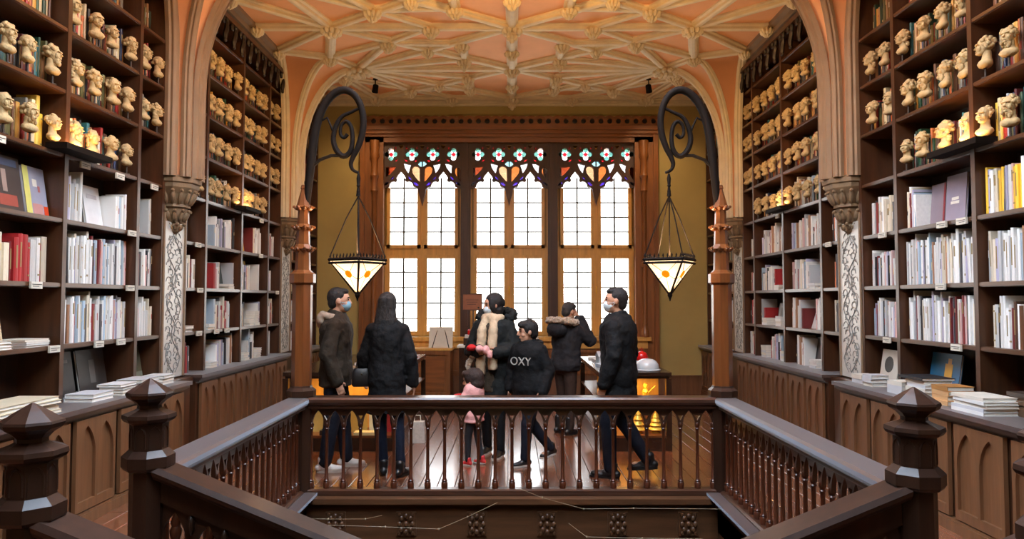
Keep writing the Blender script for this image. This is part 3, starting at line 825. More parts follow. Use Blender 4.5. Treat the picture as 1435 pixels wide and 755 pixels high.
for bi, bk in enumerate(BOOKS):
    loc, rz = book_matrix(bk); s = bk['s']
    if bi < NIND:
        o = link('book', BM[random.choice([0, 0, 1, 2, 2, 3])], None, loc, (0, bk['tilt'], rz)); o.scale = (bk['t'], bk['d'], bk['h'])
        o.color = (*lin(*bk['col']), 1)
        key = (bk['kind'], bk['ci'])
        bay = BAYWORD.get(key, 'rear bay')
        tag(o, '%s book, %s along, shelf %s up, %s, %s %s bookcase' % (bk['nm'], ordinal(bk['k']), ['one', 'two', 'three', 'four', 'five', 'six', 'seven', 'eight', 'nine'][bk['zi']], bay, SIDE[s], bk['kind']), 'book', 'books standing on the wall shelves')
    else:
        M4 = Matrix.Translation(loc) @ Euler((0, bk['tilt'], rz)).to_matrix().to_4x4() @ Matrix.Diagonal((bk['t'], bk['d'], bk['h'], 1))
        nf = len(stuff.f)
        vs = [(0, .03, 0), (.3, 0, 0), (.7, 0, 0), (1, .03, 0), (1, 1, 0), (0, 1, 0), (0, .03, 1), (.3, 0, 1), (.7, 0, 1), (1, .03, 1), (1, 1, 1), (0, 1, 1)]
        stuff.add([M4 @ Vector(v) for v in vs], [(0, 1, 7, 6), (1, 2, 8, 7), (2, 3, 9, 8), (3, 4, 10, 9), (4, 5, 11, 10), (5, 0, 6, 11), (6, 7, 8, 9, 10, 11), (5, 4, 3, 2, 1, 0)])
        c = lin(*bk['col']); pg = lin(230, 222, 206)
        stuff_col += [c] * 6 + [pg] * 2
        if random.random() < .6:
            z0 = random.uniform(.3, .7); zz = z0 + random.uniform(.05, .25); tcol = random.choice([lin(220, 200, 150), lin(40, 34, 32), lin(160, 60, 50), lin(230, 225, 215)])
            stuff.add([M4 @ Vector(v) for v in ((.3, -.012, z0), (.7, -.012, z0), (.7, -.012, zz), (.3, -.012, zz))], [(0, 1, 2, 3)]); stuff_col.append(tcol)
def stuff_mesh(name, mb, cols, m):
    me = bpy.data.meshes.new(name); me.from_pydata([tuple(v) for v in mb.v], [], mb.f); me.materials.append(mm(m))
    ca = me.color_attributes.new('Col', 'FLOAT_COLOR', 'CORNER'); data = []
    for p, c in zip(me.polygons, cols):
        for _ in p.loop_indices: data += [*c, 1.0]
    ca.data.foreach_set('color', data); me.update(); return me
so_ = link('book_rows', stuff_mesh('book_rows', stuff, stuff_col, 'book_row'))
tag(so_, 'close-packed rows of small books filling the upper and farther shelves', 'books', kind='stuff')
# ------------------------------------------------------------------ face-out and flat-lying books
def display_book(s, y, z, w, h, col, cname, label, prints=(), x=XF + .165, lean=.16, t=.02):
    """book standing with its cover to the room, leaning back a little; prints: (u0,u1,v0,v1,material)"""
    o = thing('display_book', label, 'book', (s * x, y, z), 0, 'books shown cover-out')
    o.rotation_euler = (0, s * lean, 0)
    b = MB(); b.box(0, s * .004, -w / 2, w / 2, 0, h); b.box(s * (t - .004), s * t, -w / 2, w / 2, 0, h); b.mi = 1; b.box(s * .004, s * (t - .004), -w / 2 + .004, w / 2 - .004, .004, h - .004)
    c = link('cover', b.mesh('cover', ['book_cover', 'paper']), o); c.color = (*lin(*col), 1)
    for (u0, u1, v0, v1, m) in prints:
        if m == 'disc':
            r = (u1 - u0) * w / 2; q = MB(); cy, cz = ((u0 + u1) / 2 - .5) * w, (v0 + v1) / 2 * h
            q.loft([[(xx, cy + r * math.cos(2 * PI * k / 18), cz + r * math.sin(2 * PI * k / 18)) for k in range(18)] for xx in (-s * .002, 0)])
            link('cover_print', q.mesh('cover_print', 'book_ink'), o)
        else:
            q = MB(); q.box(-s * .0015, 0, (u0 - .5) * w, (u1 - .5) * w, v0 * h, v1 * h); p = link('cover_print', q.mesh('cover_print', m if isinstance(m, str) else 'book_cover'), o)
            if not isinstance(m, str): p.color = (*lin(*m), 1)
    return o
DB = display_book
DB(-1, 4.97, 2.26, .3, .40, (66, 56, 52), '', 'large dark picture book facing out, leftmost on the left front bookcase', [(.0, .9, .82, .95, (70, 80, 104)), (.2, .8, .1, .3, (150, 72, 60)), (.35, .5, .35, .75, (150, 130, 120))], x=XF + .09)
DB(-1, 5.27, 2.26, .24, .37, (150, 150, 166), '', 'pale blue picture book with yellow spine strip facing out', [(.0, .25, 0, 1, (206, 200, 110)), (.3, .75, .04, .25, (186, 136, 132)), (.8, 1, .02, .22, (206, 66, 30)), (.4, .6, .6, .75, (222, 214, 200)), (.62, .72, .5, .62, (170, 100, 96))], x=XF + .09)
DB(-1, 5.86, 2.26, .2, .37, (66, 62, 56), '', 'charcoal book with cream border facing out beside white books', [(.08, .92, .06, .94, (52, 52, 48)), (.3, .7, .12, .16, 'paper')])
DB(-1, 6.12, 2.26, .24, .36, (236, 236, 236), '', 'bright white book facing out beside the charcoal one', [(.2, .8, .7, .8, (200, 196, 200))])
DB(-1, 6.7, 2.26, .2, .38, (40, 48, 70), '', 'navy book facing out beside the left nearer corbel', [(.0, .5, 0, 1, (190, 206, 214))], lean=.1)
DB(-1, 4.93, 1.30, .24, .3, (206, 184, 148), '', 'cream print with a black bird on the left front bookcase', [(.35, .9, .2, .6, (22, 20, 20)), (.5, .95, .55, .7, (22, 20, 20)), (0, 1, 0, .1, (150, 44, 34))])
DB(-1, 5.75, .86, .3, .36, (40, 36, 36), '', 'black book with small pale title, standing above left cabinet', [(.2, .8, .75, .82, (120, 112, 108))], x=XF + .16)
DB(-1, 6.16, .86, .4, .36, (52, 48, 46), '', 'black picture book with a grey figure, low on left middle bay', [(.4, .6, .2, .75, (96, 92, 88))], x=XF + .16)
DB(-1, 6.72, .86, .34, .34, (84, 84, 66), '', 'dim green landscape book at foot of left corbel bay', [(.0, 1, .0, .3, (120, 124, 108)), (.1, .5, .3, .5, (64, 68, 52))], x=XF + .12)
DB(1, 5.76, 2.26, .26, .40, (150, 140, 158), '', 'grey-lilac book with white lettering facing out on right middle bay', [(.35, .7, .48, .54, 'paper'), (.32, .74, .40, .46, 'paper')], lean=.08)
DB(1, 6.0, 2.26, .2, .36, (140, 128, 140), '', 'plain mauve book with dark red edge facing out on right', [(.0, .12, 0, 1, (140, 36, 44))], lean=.08)
DB(1, 6.66, .86, .3, .32, (190, 182, 170), '', 'pale book with a dark round picture facing out on right', [(.28, .78, .32, .82, 'disc')], x=XF + .06)
DB(1, 5.95, .86, .4, .34, (22, 86, 122), '', 'blue book with golden figure facing out on the right', [(.25, .5, .1, .75, (206, 150, 40)), (.2, .9, 0, .12, (190, 130, 40)), (.3, .42, .75, .88, (206, 150, 40))], x=XF + .14)
DB(1, 5.42, .86, .24, .36, (150, 96, 40), '', 'amber book leaning at the right divider above cabinet', [(.1, .9, .5, .9, (190, 130, 50))], x=XF + .2)
DB(1, 4.5, 2.26, .2, .38, (206, 158, 30), '', 'mustard yellow book facing out at right picture edge', [(.2, .8, .2, .3, (140, 90, 20))], x=XF + .1)
DB(-1, 7.7, 1.30, .26, .28, (196, 172, 150), '', 'beige book with round red emblem facing out, left rear bookcase', [(.3, .7, .4, .75, (186, 40, 40)), (.4, .6, .5, .66, (206, 180, 160)), (.2, .8, .15, .25, (186, 40, 40))])
DB(-1, 7.66, 2.26, .34, .38, (240, 240, 238), '', 'white book facing out behind the left nearer corbel')
DB(-1, 8.15, 2.26, .28, .36, (232, 232, 228), '', 'white book with grey photo facing out on left rear bookcase', [(.5, .95, .6, .95, (160, 120, 110))])
DB(-1, 9.4, 2.26, .3, .38, (238, 232, 214), '', 'cream book with yellow edge facing out on left rear bookcase', [(.85, 1, 0, 1, (216, 180, 60))])
DB(-1, 8.7, 1.77, .36, .3, (60, 70, 66), '', 'dark green book with amber circle facing out on left rear bookcase', [(.3, .7, .2, .8, (150, 100, 50))])
DB(-1, 8.2, 1.77, .26, .36, (230, 234, 232), '', 'tall white book leaning on left rear bookcase')
DB(-1, 9.6, 1.77, .26, .4, (240, 226, 190), '', 'pale cream book with mustard spine on left rear bookcase', [(.8, 1, 0, 1, (190, 150, 50))])
DB(1, 8.3, .86, .4, .34, (60, 54, 54), '', 'dark framed photo book above right rear cabinet', [(.15, .85, .15, .85, (96, 86, 80))])
DB(1, 7.65, .86, .3, .36, (110, 34, 36), '', 'dark red book with golden picture on right rear bookcase', [(.25, .95, .2, .85, (190, 136, 50)), (.4, .8, .2, .45, (40, 52, 36))])
DB(1, 8.4, 1.30, .34, .36, (226, 226, 224), '', 'white book leaning on right rear bookcase', lean=.3)
DB(1, 9.5, 1.30, .36, .3, (120, 116, 114), '', 'grey photo book facing out on right rear bookcase', [(.2, .8, .2, .8, (84, 76, 70))])
flat_me = {}
def flat_book(x, y, z, w, d, t, col, label, rz=0, group='books lying in flat stacks'):
    k = (round(w, 2), round(d, 2), round(t, 3))
    if k not in flat_me:
        b = MB(); b.box(-d / 2, d / 2, -w / 2, w / 2, 0, t * .12); b.box(-d / 2, d / 2, -w / 2, w / 2, t * .88, t); b.box(-d / 2, -d / 2 + .004, -w / 2, w / 2, t * .12, t * .88)
        b.mi = 1; b.box(-d / 2 + .004, d / 2 - .004, -w / 2 + .004, w / 2 - .004, t * .12, t * .88); flat_me[k] = b.mesh('flat_book', ['book_cover', 'paper'])
    o = link('flat_book', flat_me[k], None, (x, y, z), (0, 0, rz)); o.color = (*lin(*col), 1)
    tag(o, label, 'book', group); return o
def stack(x, y, z, n, w, d, t, cols, where, wob=.03):
    for i in range(n):
        c = random.choice(cols)
        pos = 'topmost' if i == n - 1 else ('lowest' if i == 0 else ordinal(i + 1) + '-lowest')
        flat_book(x + random.uniform(-.008, .008), y + random.uniform(-.01, .01), z + i * t, w, d, t, c, '%s flat book in stack %s' % (pos, where), random.uniform(-wob, wob))
WH = [(232, 230, 226), (222, 214, 198), (206, 206, 208)]
stack(-3.3, 4.72, .86, 5, .62, .28, .022, [(214, 200, 170), (206, 196, 176)], 'of large pale magazines on the left cabinet', .06)
stack(-3.56, 4.72, 1.30, 3, .42, .24, .02, WH, 'under the black bird print'); stack(-3.56, 5.2, 1.30, 4, .26, .24, .014, WH, 'beside the left divider below the red books')
stack(-3.3, 5.6, .86, 2, .28, .22, .03, WH, 'on left cabinet by the black title book'); stack(-3.28, 5.98, .86, 4, .24, .2, .022, WH + [(60, 56, 52)], 'on left cabinet by the grey figure book')
stack(-3.3, 6.35, .86, 3, .3, .22, .03, WH, 'on left cabinet beside the divider'); stack(-3.3, 6.7, .86, 3, .22, .2, .028, WH, 'on left cabinet below the corbel')
stack(3.32, 6.75, .86, 2, .2, .16, .04, WH, 'on right cabinet below the round-picture book'); stack(3.3, 6.5, .86, 3, .16, .16, .035, WH, 'on right cabinet beside the narrow divider')
stack(3.28, 5.98, .86, 3, .22, .2, .035, WH, 'on right cabinet before the blue book'); stack(3.3, 5.68, .86, 5, .26, .22, .03, WH, 'under the dark book on the right cabinet')
flat_book(3.3, 5.72, 1.012, .34, .26, .02, (36, 36, 40), 'dark flat book laid across the white stacks on right cabinet')
stack(3.3, 5.38, .86, 4, .2, .2, .035, [(170, 120, 64), (206, 160, 110)], 'of amber paperbacks on the right cabinet'); stack(3.28, 4.98, .86, 5, .34, .24, .024, WH + [(150, 176, 196)], 'of pale blue and white magazines on right cabinet')
stack(3.5, 4.78, .86, 6, .26, .22, .026, [(96, 70, 50), (60, 48, 40)], 'of dark brown volumes at right edge')
for s, y, z, n in ((-1, 7.64, 1.30, 2), (-1, 8.2, 1.30, 2), (-1, 9.45, 1.30, 3), (-1, 9.65, 1.30, 6), (-1, 8.75, 1.77, 2), (-1, 8.3, .86, 2), (-1, 9.3, .86, 3), (-1, 9.75, .86, 4), (1, 9.1, .86, 4), (1, 9.75, 1.30, 3), (1, 9.25, 1.30, 4), (1, 9.8, .86, 5), (1, 8.2, .86, 3), (1, 9.3, 1.77, 2), (1, 8.2, 1.77, 2)):
    dvv = CASES[(s, 'rear')]; ci = [i for i in range(4) if dvv[i] <= y < dvv[i + 1]][0]
    stack(s * 3.505, y, z, n, .17, .13, .032, WH, 'of %s, shelf %s, %s, %s rear bookcase' % (['', '', 'two', 'three', 'four', 'five', 'six'][n], ['one', 'two', 'three'][[.86, 1.30, 1.77].index(z)],
          ['corbel-side bay', 'nearer wide bay', 'farther wide bay', 'far narrow bay'][ci], SIDE[s]))
# ================================================================== plaster busts
def bust_mesh(v):
    """portrait head on a short neck and cut chest; front is +x"""
    rnd = random.Random(v + 11); b = MB()
    E = lambda x, y, z, rx, ry, rz, ay=0.0, n=10, k=6: b.ell((x, y, z), (rx, ry, rz), Matrix.Rotation(ay, 3, 'Y'), n, k)
    b.loft([[(ox + rx * math.cos(2 * PI * j / 12), ry * math.sin(2 * PI * j / 12), z) for j in range(12)] for z, rx, ry, ox in
            ((0, .022, .026, .0), (.01, .04, .05, .0), (.03, .05, .068, .0), (.05, .044, .06, -.004), (.066, .032, .038, -.01), (.09, .03, .032, -.012), (.12, .032, .034, -.008))])
    E(-.008, 0, .172, .056, .046, .052); E(.014, 0, .142, .04, .038, .05, .1); E(.028, 0, .112, .026, .026, .018); E(.046, 0, .108, .012, .014, .01)
    b.loft([[(.048, -.004, .172), (.048, .004, .172), (.046, 0, .165)], [(.068, -.009, .143), (.068, .009, .143), (.046, 0, .132)], [(.052, -.009, .137), (.052, .009, .137), (.042, 0, .13)]])
    E(.048, 0, .172, .012, .034, .007); E(.05, 0, .122, .008, .016, .005); E(.036, .026, .14, .014, .012, .02); E(.036, -.026, .14, .014, .012, .02)
    for q in (1, -1): E(-.004, .044 * q, .15, .012, .007, .017, .2, 7, 5)
    if v in (1, 3):
        for i in range(9): E(.028 + rnd.uniform(-.01, .02), rnd.uniform(-.026, .026), rnd.uniform(.075, .108), .016, .012, .02, 0, 7, 4)
    nh = {0: 16, 1: 20, 2: 7, 3: 14, 4: 26}[v]
    for i in range(nh):
        a = rnd.uniform(.9, 2 * PI - .9); el = rnd.uniform(-.5, 1.3)
        E(-.01 + .052 * math.cos(a) * math.cos(el), .046 * math.sin(a) * math.cos(el), .172 + .05 * math.sin(el), .02, .018, .016, rnd.uniform(-.6, .6), 7, 4)
    if v == 4:
        for q in (1, -1):
            for i in range(5): E(-.01 + rnd.uniform(-.02, .01), .045 * q, .15 - i * .018, .02, .014, .016, 0, 7, 4)
    return b.mesh('bust_head', 'bust', smooth=True, angle=60)
BU = [bust_mesh(v) for v in range(5)]
stm = MB().lathe([(.028, 0), (.028, .008), (.008, .014), (.007, .07), (.02, .078)], 10).mesh('bust_stand', 'bust_stand', smooth=True)
def bust(s, y, z, label):
    o = thing('plaster_bust', label, 'bust', (s * (XF + .028), y, z), (0 if s < 0 else PI) + random.uniform(-.5, .5), 'plaster busts along the upper shelves')
    k = random.uniform(.86, 1.02)
    h = link('bust_head', random.choice(BU), o, (0, 0, .075)); h.scale = (k, k, k)
    link('bust_stand', stm, o)
for (s, kind), dv in CASES.items():
    if kind == 'corner': continue
    for ci in range(len(dv) - 1):
        a, b = dv[ci], dv[ci + 1]; wide = b - a > .7
        for zi in range(4, 8):
            if zi == 4 and ci == 3: continue
            if kind == 'front' and (ci == 0 or zi == 7): continue
            if kind == 'front' and zi == 6 and ci == 1: continue
            nn = 4 if wide else 2
            for q in range(nn):
                y = a + (q + .5) * (b - a) / nn + random.uniform(-.045, .045)
                bay = BAYWORD.get((kind, ci), None) if kind == 'front' else ['bay beside the corbel', 'nearer wide bay', 'farther wide bay', 'far narrow bay'][ci]
                bust(s, y, ZL[zi], 'plaster bust, %s along, shelf %s up, %s, %s %s bookcase' % (ordinal(q + 1), ['five', 'six', 'seven', 'eight'][zi - 4], bay, SIDE[s], kind))
# ================================================================== warm display lights of the shelves
WARM = (1.0, .56, .2)
def uplight(s, y, z, ln, power, label):
    o = thing('shelf_uplight', label, 'light', (s * (XF - .06), y, z), group='uplight boxes on the bookcases')
    b = MB(); b.box(-.07, .09, -ln / 2, ln / 2, -.045, -.033); b.box(-.07, -.062, -ln / 2, ln / 2, -.033, .0); b.box(.082, .09, -ln / 2, ln / 2, -.033, 0); b.box(-.062, .082, -ln / 2, -ln / 2 + .008, -.033, 0); b.box(-.062, .082, ln / 2 - .008, ln / 2, -.033, 0)
    part('housing', b, 'iron', o, local=True)
    part('lamp_tube', MB().cap((0, -ln / 2 + .04, -.015), (0, ln / 2 - .04, -.015), .01), mat('lamp_glow_%d' % len(MATS), (255, 196, 120), emit=4.0), o, True, local=True)
    l = bpy.data.lights.new('warm_tube', 'AREA'); l.shape = 'RECTANGLE'; l.size = .1; l.size_y = ln * .8; l.energy = power; l.color = WARM
    lo = bpy.data.objects.new('warm_tube', l); COL.objects.link(lo); lo.parent = o; lo.location = (0, 0, .005); lo.rotation_euler = (PI, -s * .25, 0)
for s in (-1, 1):
    uplight(s, 5.5 if s < 0 else 5.32, 2.80, .6, 6, 'dark uplight box at the divider of the %s front bookcase' % SIDE[s])
    uplight(s, 9.0 if s < 0 else 8.97, 2.80, .5, 5, 'dark uplight box at the middle of the %s rear bookcase' % SIDE[s])
def spotlight(loc, target, power, label, size=R(70), blend=.8, col=WARM):
    o = thing('spotlight', label, 'spotlight', loc, group='small ceiling spotlights')
    d = (Vector(target) - Vector(loc)).normalized(); q = d.to_track_quat('Z', 'Y').to_matrix()
    b = MB(); b.lathe([(.03, -.07), (.045, -.06), (.05, .04), (.05, .06), (.04, .05), (.035, .02)], 14)
    b.v = [q @ v for v in b.v]
    part('lamp_head', b, 'iron', o, True, local=True)
    part('stem', MB().cap((0, 0, .02), (0, 0, .16), .01).lathe([(.04, .15), (.04, .165)], 12), 'iron', o, True, local=True)
    l = bpy.data.lights.new('spot_beam', 'SPOT'); l.energy = power; l.color = col; l.spot_size = size; l.spot_blend = blend; l.shadow_soft_size = .06
    lo = bpy.data.objects.new('spot_beam', l); COL.objects.link(lo); lo.parent = o; lo.location = d * .07
    lo.rotation_euler = d.to_track_quat('-Z', 'Y').to_euler()
# ================================================================== balustrades round the stair well
BAL = MB().lathe([(.026, 0), (.028, .012), (.028, .045), (.022, .055), (.026, .066), (.016, .08), (.014, .3), (.0135, .47), (.015, .5), (.021, .508), (.015, .516), (.021, .53), (.023, .545), (.016, .56)], 10).mesh('baluster', 'wood_baluster', smooth=True)
BAL2 = MB().lathe([(.034, 0), (.036, .02), (.036, .06), (.026, .075), (.03, .09), (.02, .11), (.017, .3), (.017, .42), (.02, .45), (.03, .462), (.02, .476), (.028, .5), (.03, .52), (.02, .54), (.026, .56), (.014, .6), (.004, .63)], 10).mesh('baluster', 'wood_baluster', smooth=True)
def shear(me, k):
    for v in me.vertices: v.co.z += k * v.co.x
    return me
def arcade_mesh(L, n, z0, z1, apex, slope=0.0):
    p = L / n; w = .02; bot = []
    for i in range(n):
        x0, x1 = L - i * p, L - (i + 1) * p
        op = lancet(x1 + w, x0 - w, z0, apex, apex - z0 - .005)
        bot += [(x0, z0)] + list(reversed(op))
    bot.append((0, z0))
    loops = [[(0, z1), (L, z1)] + bot]
    for i in range(1, n):
        x = i * p; loops.append([(x - .022, z0 + .088), (x + .022, z0 + .088), (x, z0 + .045)])
    me = plate_mesh('arcade', loops, .028, 'wood_rail')
    return shear(me, slope) if slope else me
RAILP = [(-.065, .71), (-.065, .73), (-.085, .745), (-.095, .765), (-.095, .79), (-.08, .805), (.08, .805), (.095, .79), (.095, .765), (.085, .745), (.065, .73), (.065, .71)]
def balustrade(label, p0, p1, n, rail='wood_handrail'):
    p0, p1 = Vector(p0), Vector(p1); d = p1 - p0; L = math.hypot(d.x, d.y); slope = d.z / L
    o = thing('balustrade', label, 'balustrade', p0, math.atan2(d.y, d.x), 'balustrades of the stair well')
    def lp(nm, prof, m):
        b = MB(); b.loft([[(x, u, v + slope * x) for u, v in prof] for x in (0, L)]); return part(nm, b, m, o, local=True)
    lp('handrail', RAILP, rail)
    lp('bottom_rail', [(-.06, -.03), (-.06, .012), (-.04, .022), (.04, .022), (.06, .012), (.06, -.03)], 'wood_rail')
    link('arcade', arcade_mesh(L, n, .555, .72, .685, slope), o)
    for i in range(n + 1):
        if i in (0, n): 
            continue
        x = i * L / n; link('baluster', BAL, o, (x, 0, .022 + slope * x))
    for x in (.012, L - .012): link('baluster', BAL, o, (x, 0, .022 + slope * x))
    return o
XP = 1.825; YR = 6.22
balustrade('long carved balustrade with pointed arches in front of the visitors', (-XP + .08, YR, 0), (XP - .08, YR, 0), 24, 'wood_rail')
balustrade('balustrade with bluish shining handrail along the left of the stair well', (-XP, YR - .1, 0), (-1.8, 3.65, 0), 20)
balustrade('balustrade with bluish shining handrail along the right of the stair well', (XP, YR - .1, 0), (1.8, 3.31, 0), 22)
def stair_balustrade(label, p0, p1, n):
    p0, p1 = Vector(p0), Vector(p1); d = p1 - p0; L = math.hypot(d.x, d.y); slope = d.z / L
    o = thing('stair_balustrade', label, 'balustrade', p0, math.atan2(d.y, d.x), 'sloping balustrades of the stair flights')
    def lp(nm, prof, m):
        b = MB(); b.loft([[(x, u, v + slope * x) for u, v in prof] for x in (0, L)]); return part(nm, b, m, o, local=True)
    lp('handrail', [(-.07, .77), (-.085, .79), (-.09, .81), (-.075, .835), (.075, .835), (.09, .81), (.085, .79), (.07, .77)], 'wood_newel')
    lp('frieze_board', [(-.03, .655), (-.03, .77), (.03, .77), (.03, .655)], 'wood_newel')
    lp('bottom_rail', [(-.06, -.12), (-.06, .012), (.06, .012), (.06, -.12)], 'wood_newel')
    hd = []
    for i in range(n):
        x0 = i * L / n; x1 = (i + 1) * L / n
        hd.append(lancet(x0 + .02, x1 - .02, .1, .62, .15))
    me = plate_mesh('pierced_board', [[(0, .02), (L, .02), (L, .66), (0, .66)]] + hd, .022, 'wood_newel'); shear(me, slope)
    link('pierced_board', me, o)
    for i in range(n):
        x = (i + .5) * L / n; link('baluster', BAL2, o, (x, 0, .02 + slope * x))
    for i in range(n + 1):
        x = i * L / n
        if .05 < x < L - .05:
            c = MB(); c.ell((x, -.02, .6 + slope * x), (.018, .02, .05), None, 8, 5); c.ell((x, .02, .6 + slope * x), (.018, .02, .05), None, 8, 5)
            part('carved_bud', c, 'wood_newel', o, True, local=True)
    return o
YL1, YL2, YR1, YR2 = 3.57, 2.73, 3.22, 2.44
stair_balustrade('sloping balustrade falling inward from the left inner newel', (-1.74, YL1, 0), (-.25, YL1, -.60), 9)
stair_balustrade('sloping balustrade falling inward from the right inner newel', (1.74, YR1, 0), (.25, YR1, -.60), 9)
stair_balustrade('sloping balustrade falling from the outer left newel in the corner', (-1.76, YL2, 0), (-.25, YL2, -.60), 9)
stair_balustrade('sloping balustrade falling from the outer right newel in the corner', (1.76, YR2, 0), (.25, YR2, -.60), 9)
def newel(label, x, y, zb=-.6):
    o = thing('newel_post', label, 'newel post', (x, y, 0), group='octagonal newel posts')
    ph = PI / 8
    b = MB(); b.lathe([(.085, zb), (.085, .80), (.112, .81)], 8, (x, y, 0), ph); part('base_shaft', b, 'wood_newel', o)
    b = MB(); b.lathe([(.112, .81), (.122, .825), (.122, .875), (.09, .905)], 8, (x, y, 0), ph); part('collar', b, 'wood_newel', o)
    b = MB(); b.lathe([(.088, .90), (.088, 1.03)], 8, (x, y, 0), ph)
    for k in range(8):
        a = k * PI / 4; c, s_ = math.cos(a), math.sin(a); rr = .0815
        fr_ = lancet(-.024, .024, .915, 1.02, .04)
        pts = [(x + rr * c - u * s_, y + rr * s_ + u * c, v) for u, v in fr_]
        b.tube(pts, .004, 4)
    part('neck_shaft', b, 'wood_newel', o)
    b = MB(); b.lathe([(.088, 1.03), (.115, 1.045), (.125, 1.06), (.122, 1.078), (.075, 1.095), (.056, 1.105), (.056, 1.125)], 8, (x, y, 0), ph); part('collar', b, 'wood_newel', o)
    b = MB(); b.lathe([(.056, 1.12), (.075, 1.14), (.103, 1.158), (.11, 1.175), (.106, 1.185), (.05, 1.222), (.004, 1.25)], 8, (x, y, 0), ph); part('cap', b, 'wood_newel', o)
    return o
newel('octagonal dark newel post at the near end of the left balustrade', -1.8, YL1)
newel('octagonal dark newel post in the bottom left corner of the picture', -1.82, YL2)
newel('octagonal dark newel post at the near end of the right balustrade', 1.8, YR1)
newel('octagonal newel post cut off by the right edge of the picture', 1.84, YR2)
# ------------------------------------------------------------------ well edge, fascia, stairs
m = MB()
for s in (-1, 1): m.box(s * (VX + .06), s * (VX - .08), 2.2, 6.16, -.025, .0)
struct('trim_5', m, 'wood_worktop', 'dark nosing boards along both sides of the stair well')
fa = thing('stair_well_fascia', 'dark carved panelling of the stair well below the long balustrade', 'panelling', (0, 6.16, -.6), kind='structure')
b = MB(); b.box(-VX, VX, 6.12, 6.16, -.75, -.03); part('fascia_board', b, 'wood_fascia', fa)
b = MB(); b.box(-VX, VX, 6.06, 6.12, -.075, -.03).box(-VX, VX, 6.09, 6.12, -.1, -.075).box(-VX, VX, 6.08, 6.12, -.44, -.40).box(-VX, VX, 6.1, 6.12, -.47, -.44); part('moulding', b, 'wood_fascia', fa)
cm = MB()
rnd = random.Random(5)
cm.box(-.085, .085, -.012, .0, -.10, .10)
for i in range(9):
    a = i * PI * 2 / 8; r = .055 if i < 8 else 0
    cm.ell((r * math.cos(a), -.018, r * 1.2 * math.sin(a)), (.02, .016, .026), None, 7, 5)
for a in (45, 135, 225, 315): cm.ell((.07 * math.cos(R(a)) * 1.1, -.016, .09 * math.sin(R(a)) * 1.2), (.018, .014, .018), None, 6, 4)
cme = cm.mesh('carved_block', 'wood_fascia', smooth=True)
for i in range(6):
    x = -1.49 + i * .596
    link('carved_block', cme, fa, (x, -.04, .35))
for s in (-1, 1):
    b = MB(); b.box(s * VX, s * (VX + .06), 2.25, 6.16, -.75, -.03).box(s * (VX - .03), s * VX, 2.25, 6.16, -.1, -.06)
    part('side_fascia', b, 'wood_fascia', fa)
for s, ya, yb in ((-1, YL2, YL1), (1, YR2, YR1)):
    st = thing('stair_flight', 'wooden stair flight dropping from the %s gallery into the well' % SIDE[s], 'stairs', (s * 1.7, (ya + yb) / 2, 0), group='stair flights')
    for i in range(6):
        x = s * (1.72 - i * .25); b = MB(); b.box(x, x - s * .27, ya + .06, yb - .06, -.1 * (i + 1) - .035, -.1 * (i + 1)); b.box(x - s * .0, x - s * .02, ya + .06, yb - .06, -.1 * (i + 1), -.1 * i)
        part('tread', b, 'wood_fascia', st)
struct('landing_floor', MB().box(-.28, .28, YR2 - .2, YL1 + .2, -.72, -.66), 'wood_fascia', 'small dark landing where the stair flights meet')
# threads of little lights strung across the well
def thread(label, px):
    pts = [at(x, y, d) for x, y, d in px]
    o = thing('light_thread', label, 'string lights', pts[0], group='threads across the stair well')
    b = MB(); b.tube(pts, .0014, 5); part('wire', b, 'thread', o)
    k = MB()
    for p in pts[1:-1]: k.ell(p, (.006, .006, .008), None, 6, 4)
    part('knot', k, 'thread', o)
thread('pale thread with a knot, uppermost at the left of the well', [(405, 726, 5.4), (460, 727, 5.5), (512, 727, 5.7), (535, 722, 6.02)])
thread('long pale thread rising to the middle of the well fascia', [(440, 735, 5.2), (540, 738, 5.3), (615, 741, 5.4), (655, 724, 5.7), (697, 704, 6.02)])
thread('pale thread falling from the long balustrade towards the right', [(722, 682, 6.14), (760, 697, 6.0), (818, 713, 5.7), (888, 712, 5.6), (1012, 713, 5.6)])
thread('short pale thread at the bottom right of the well', [(797, 733, 5.9), (822, 752, 5.3), (900, 754, 5.2), (985, 755, 5.0)])
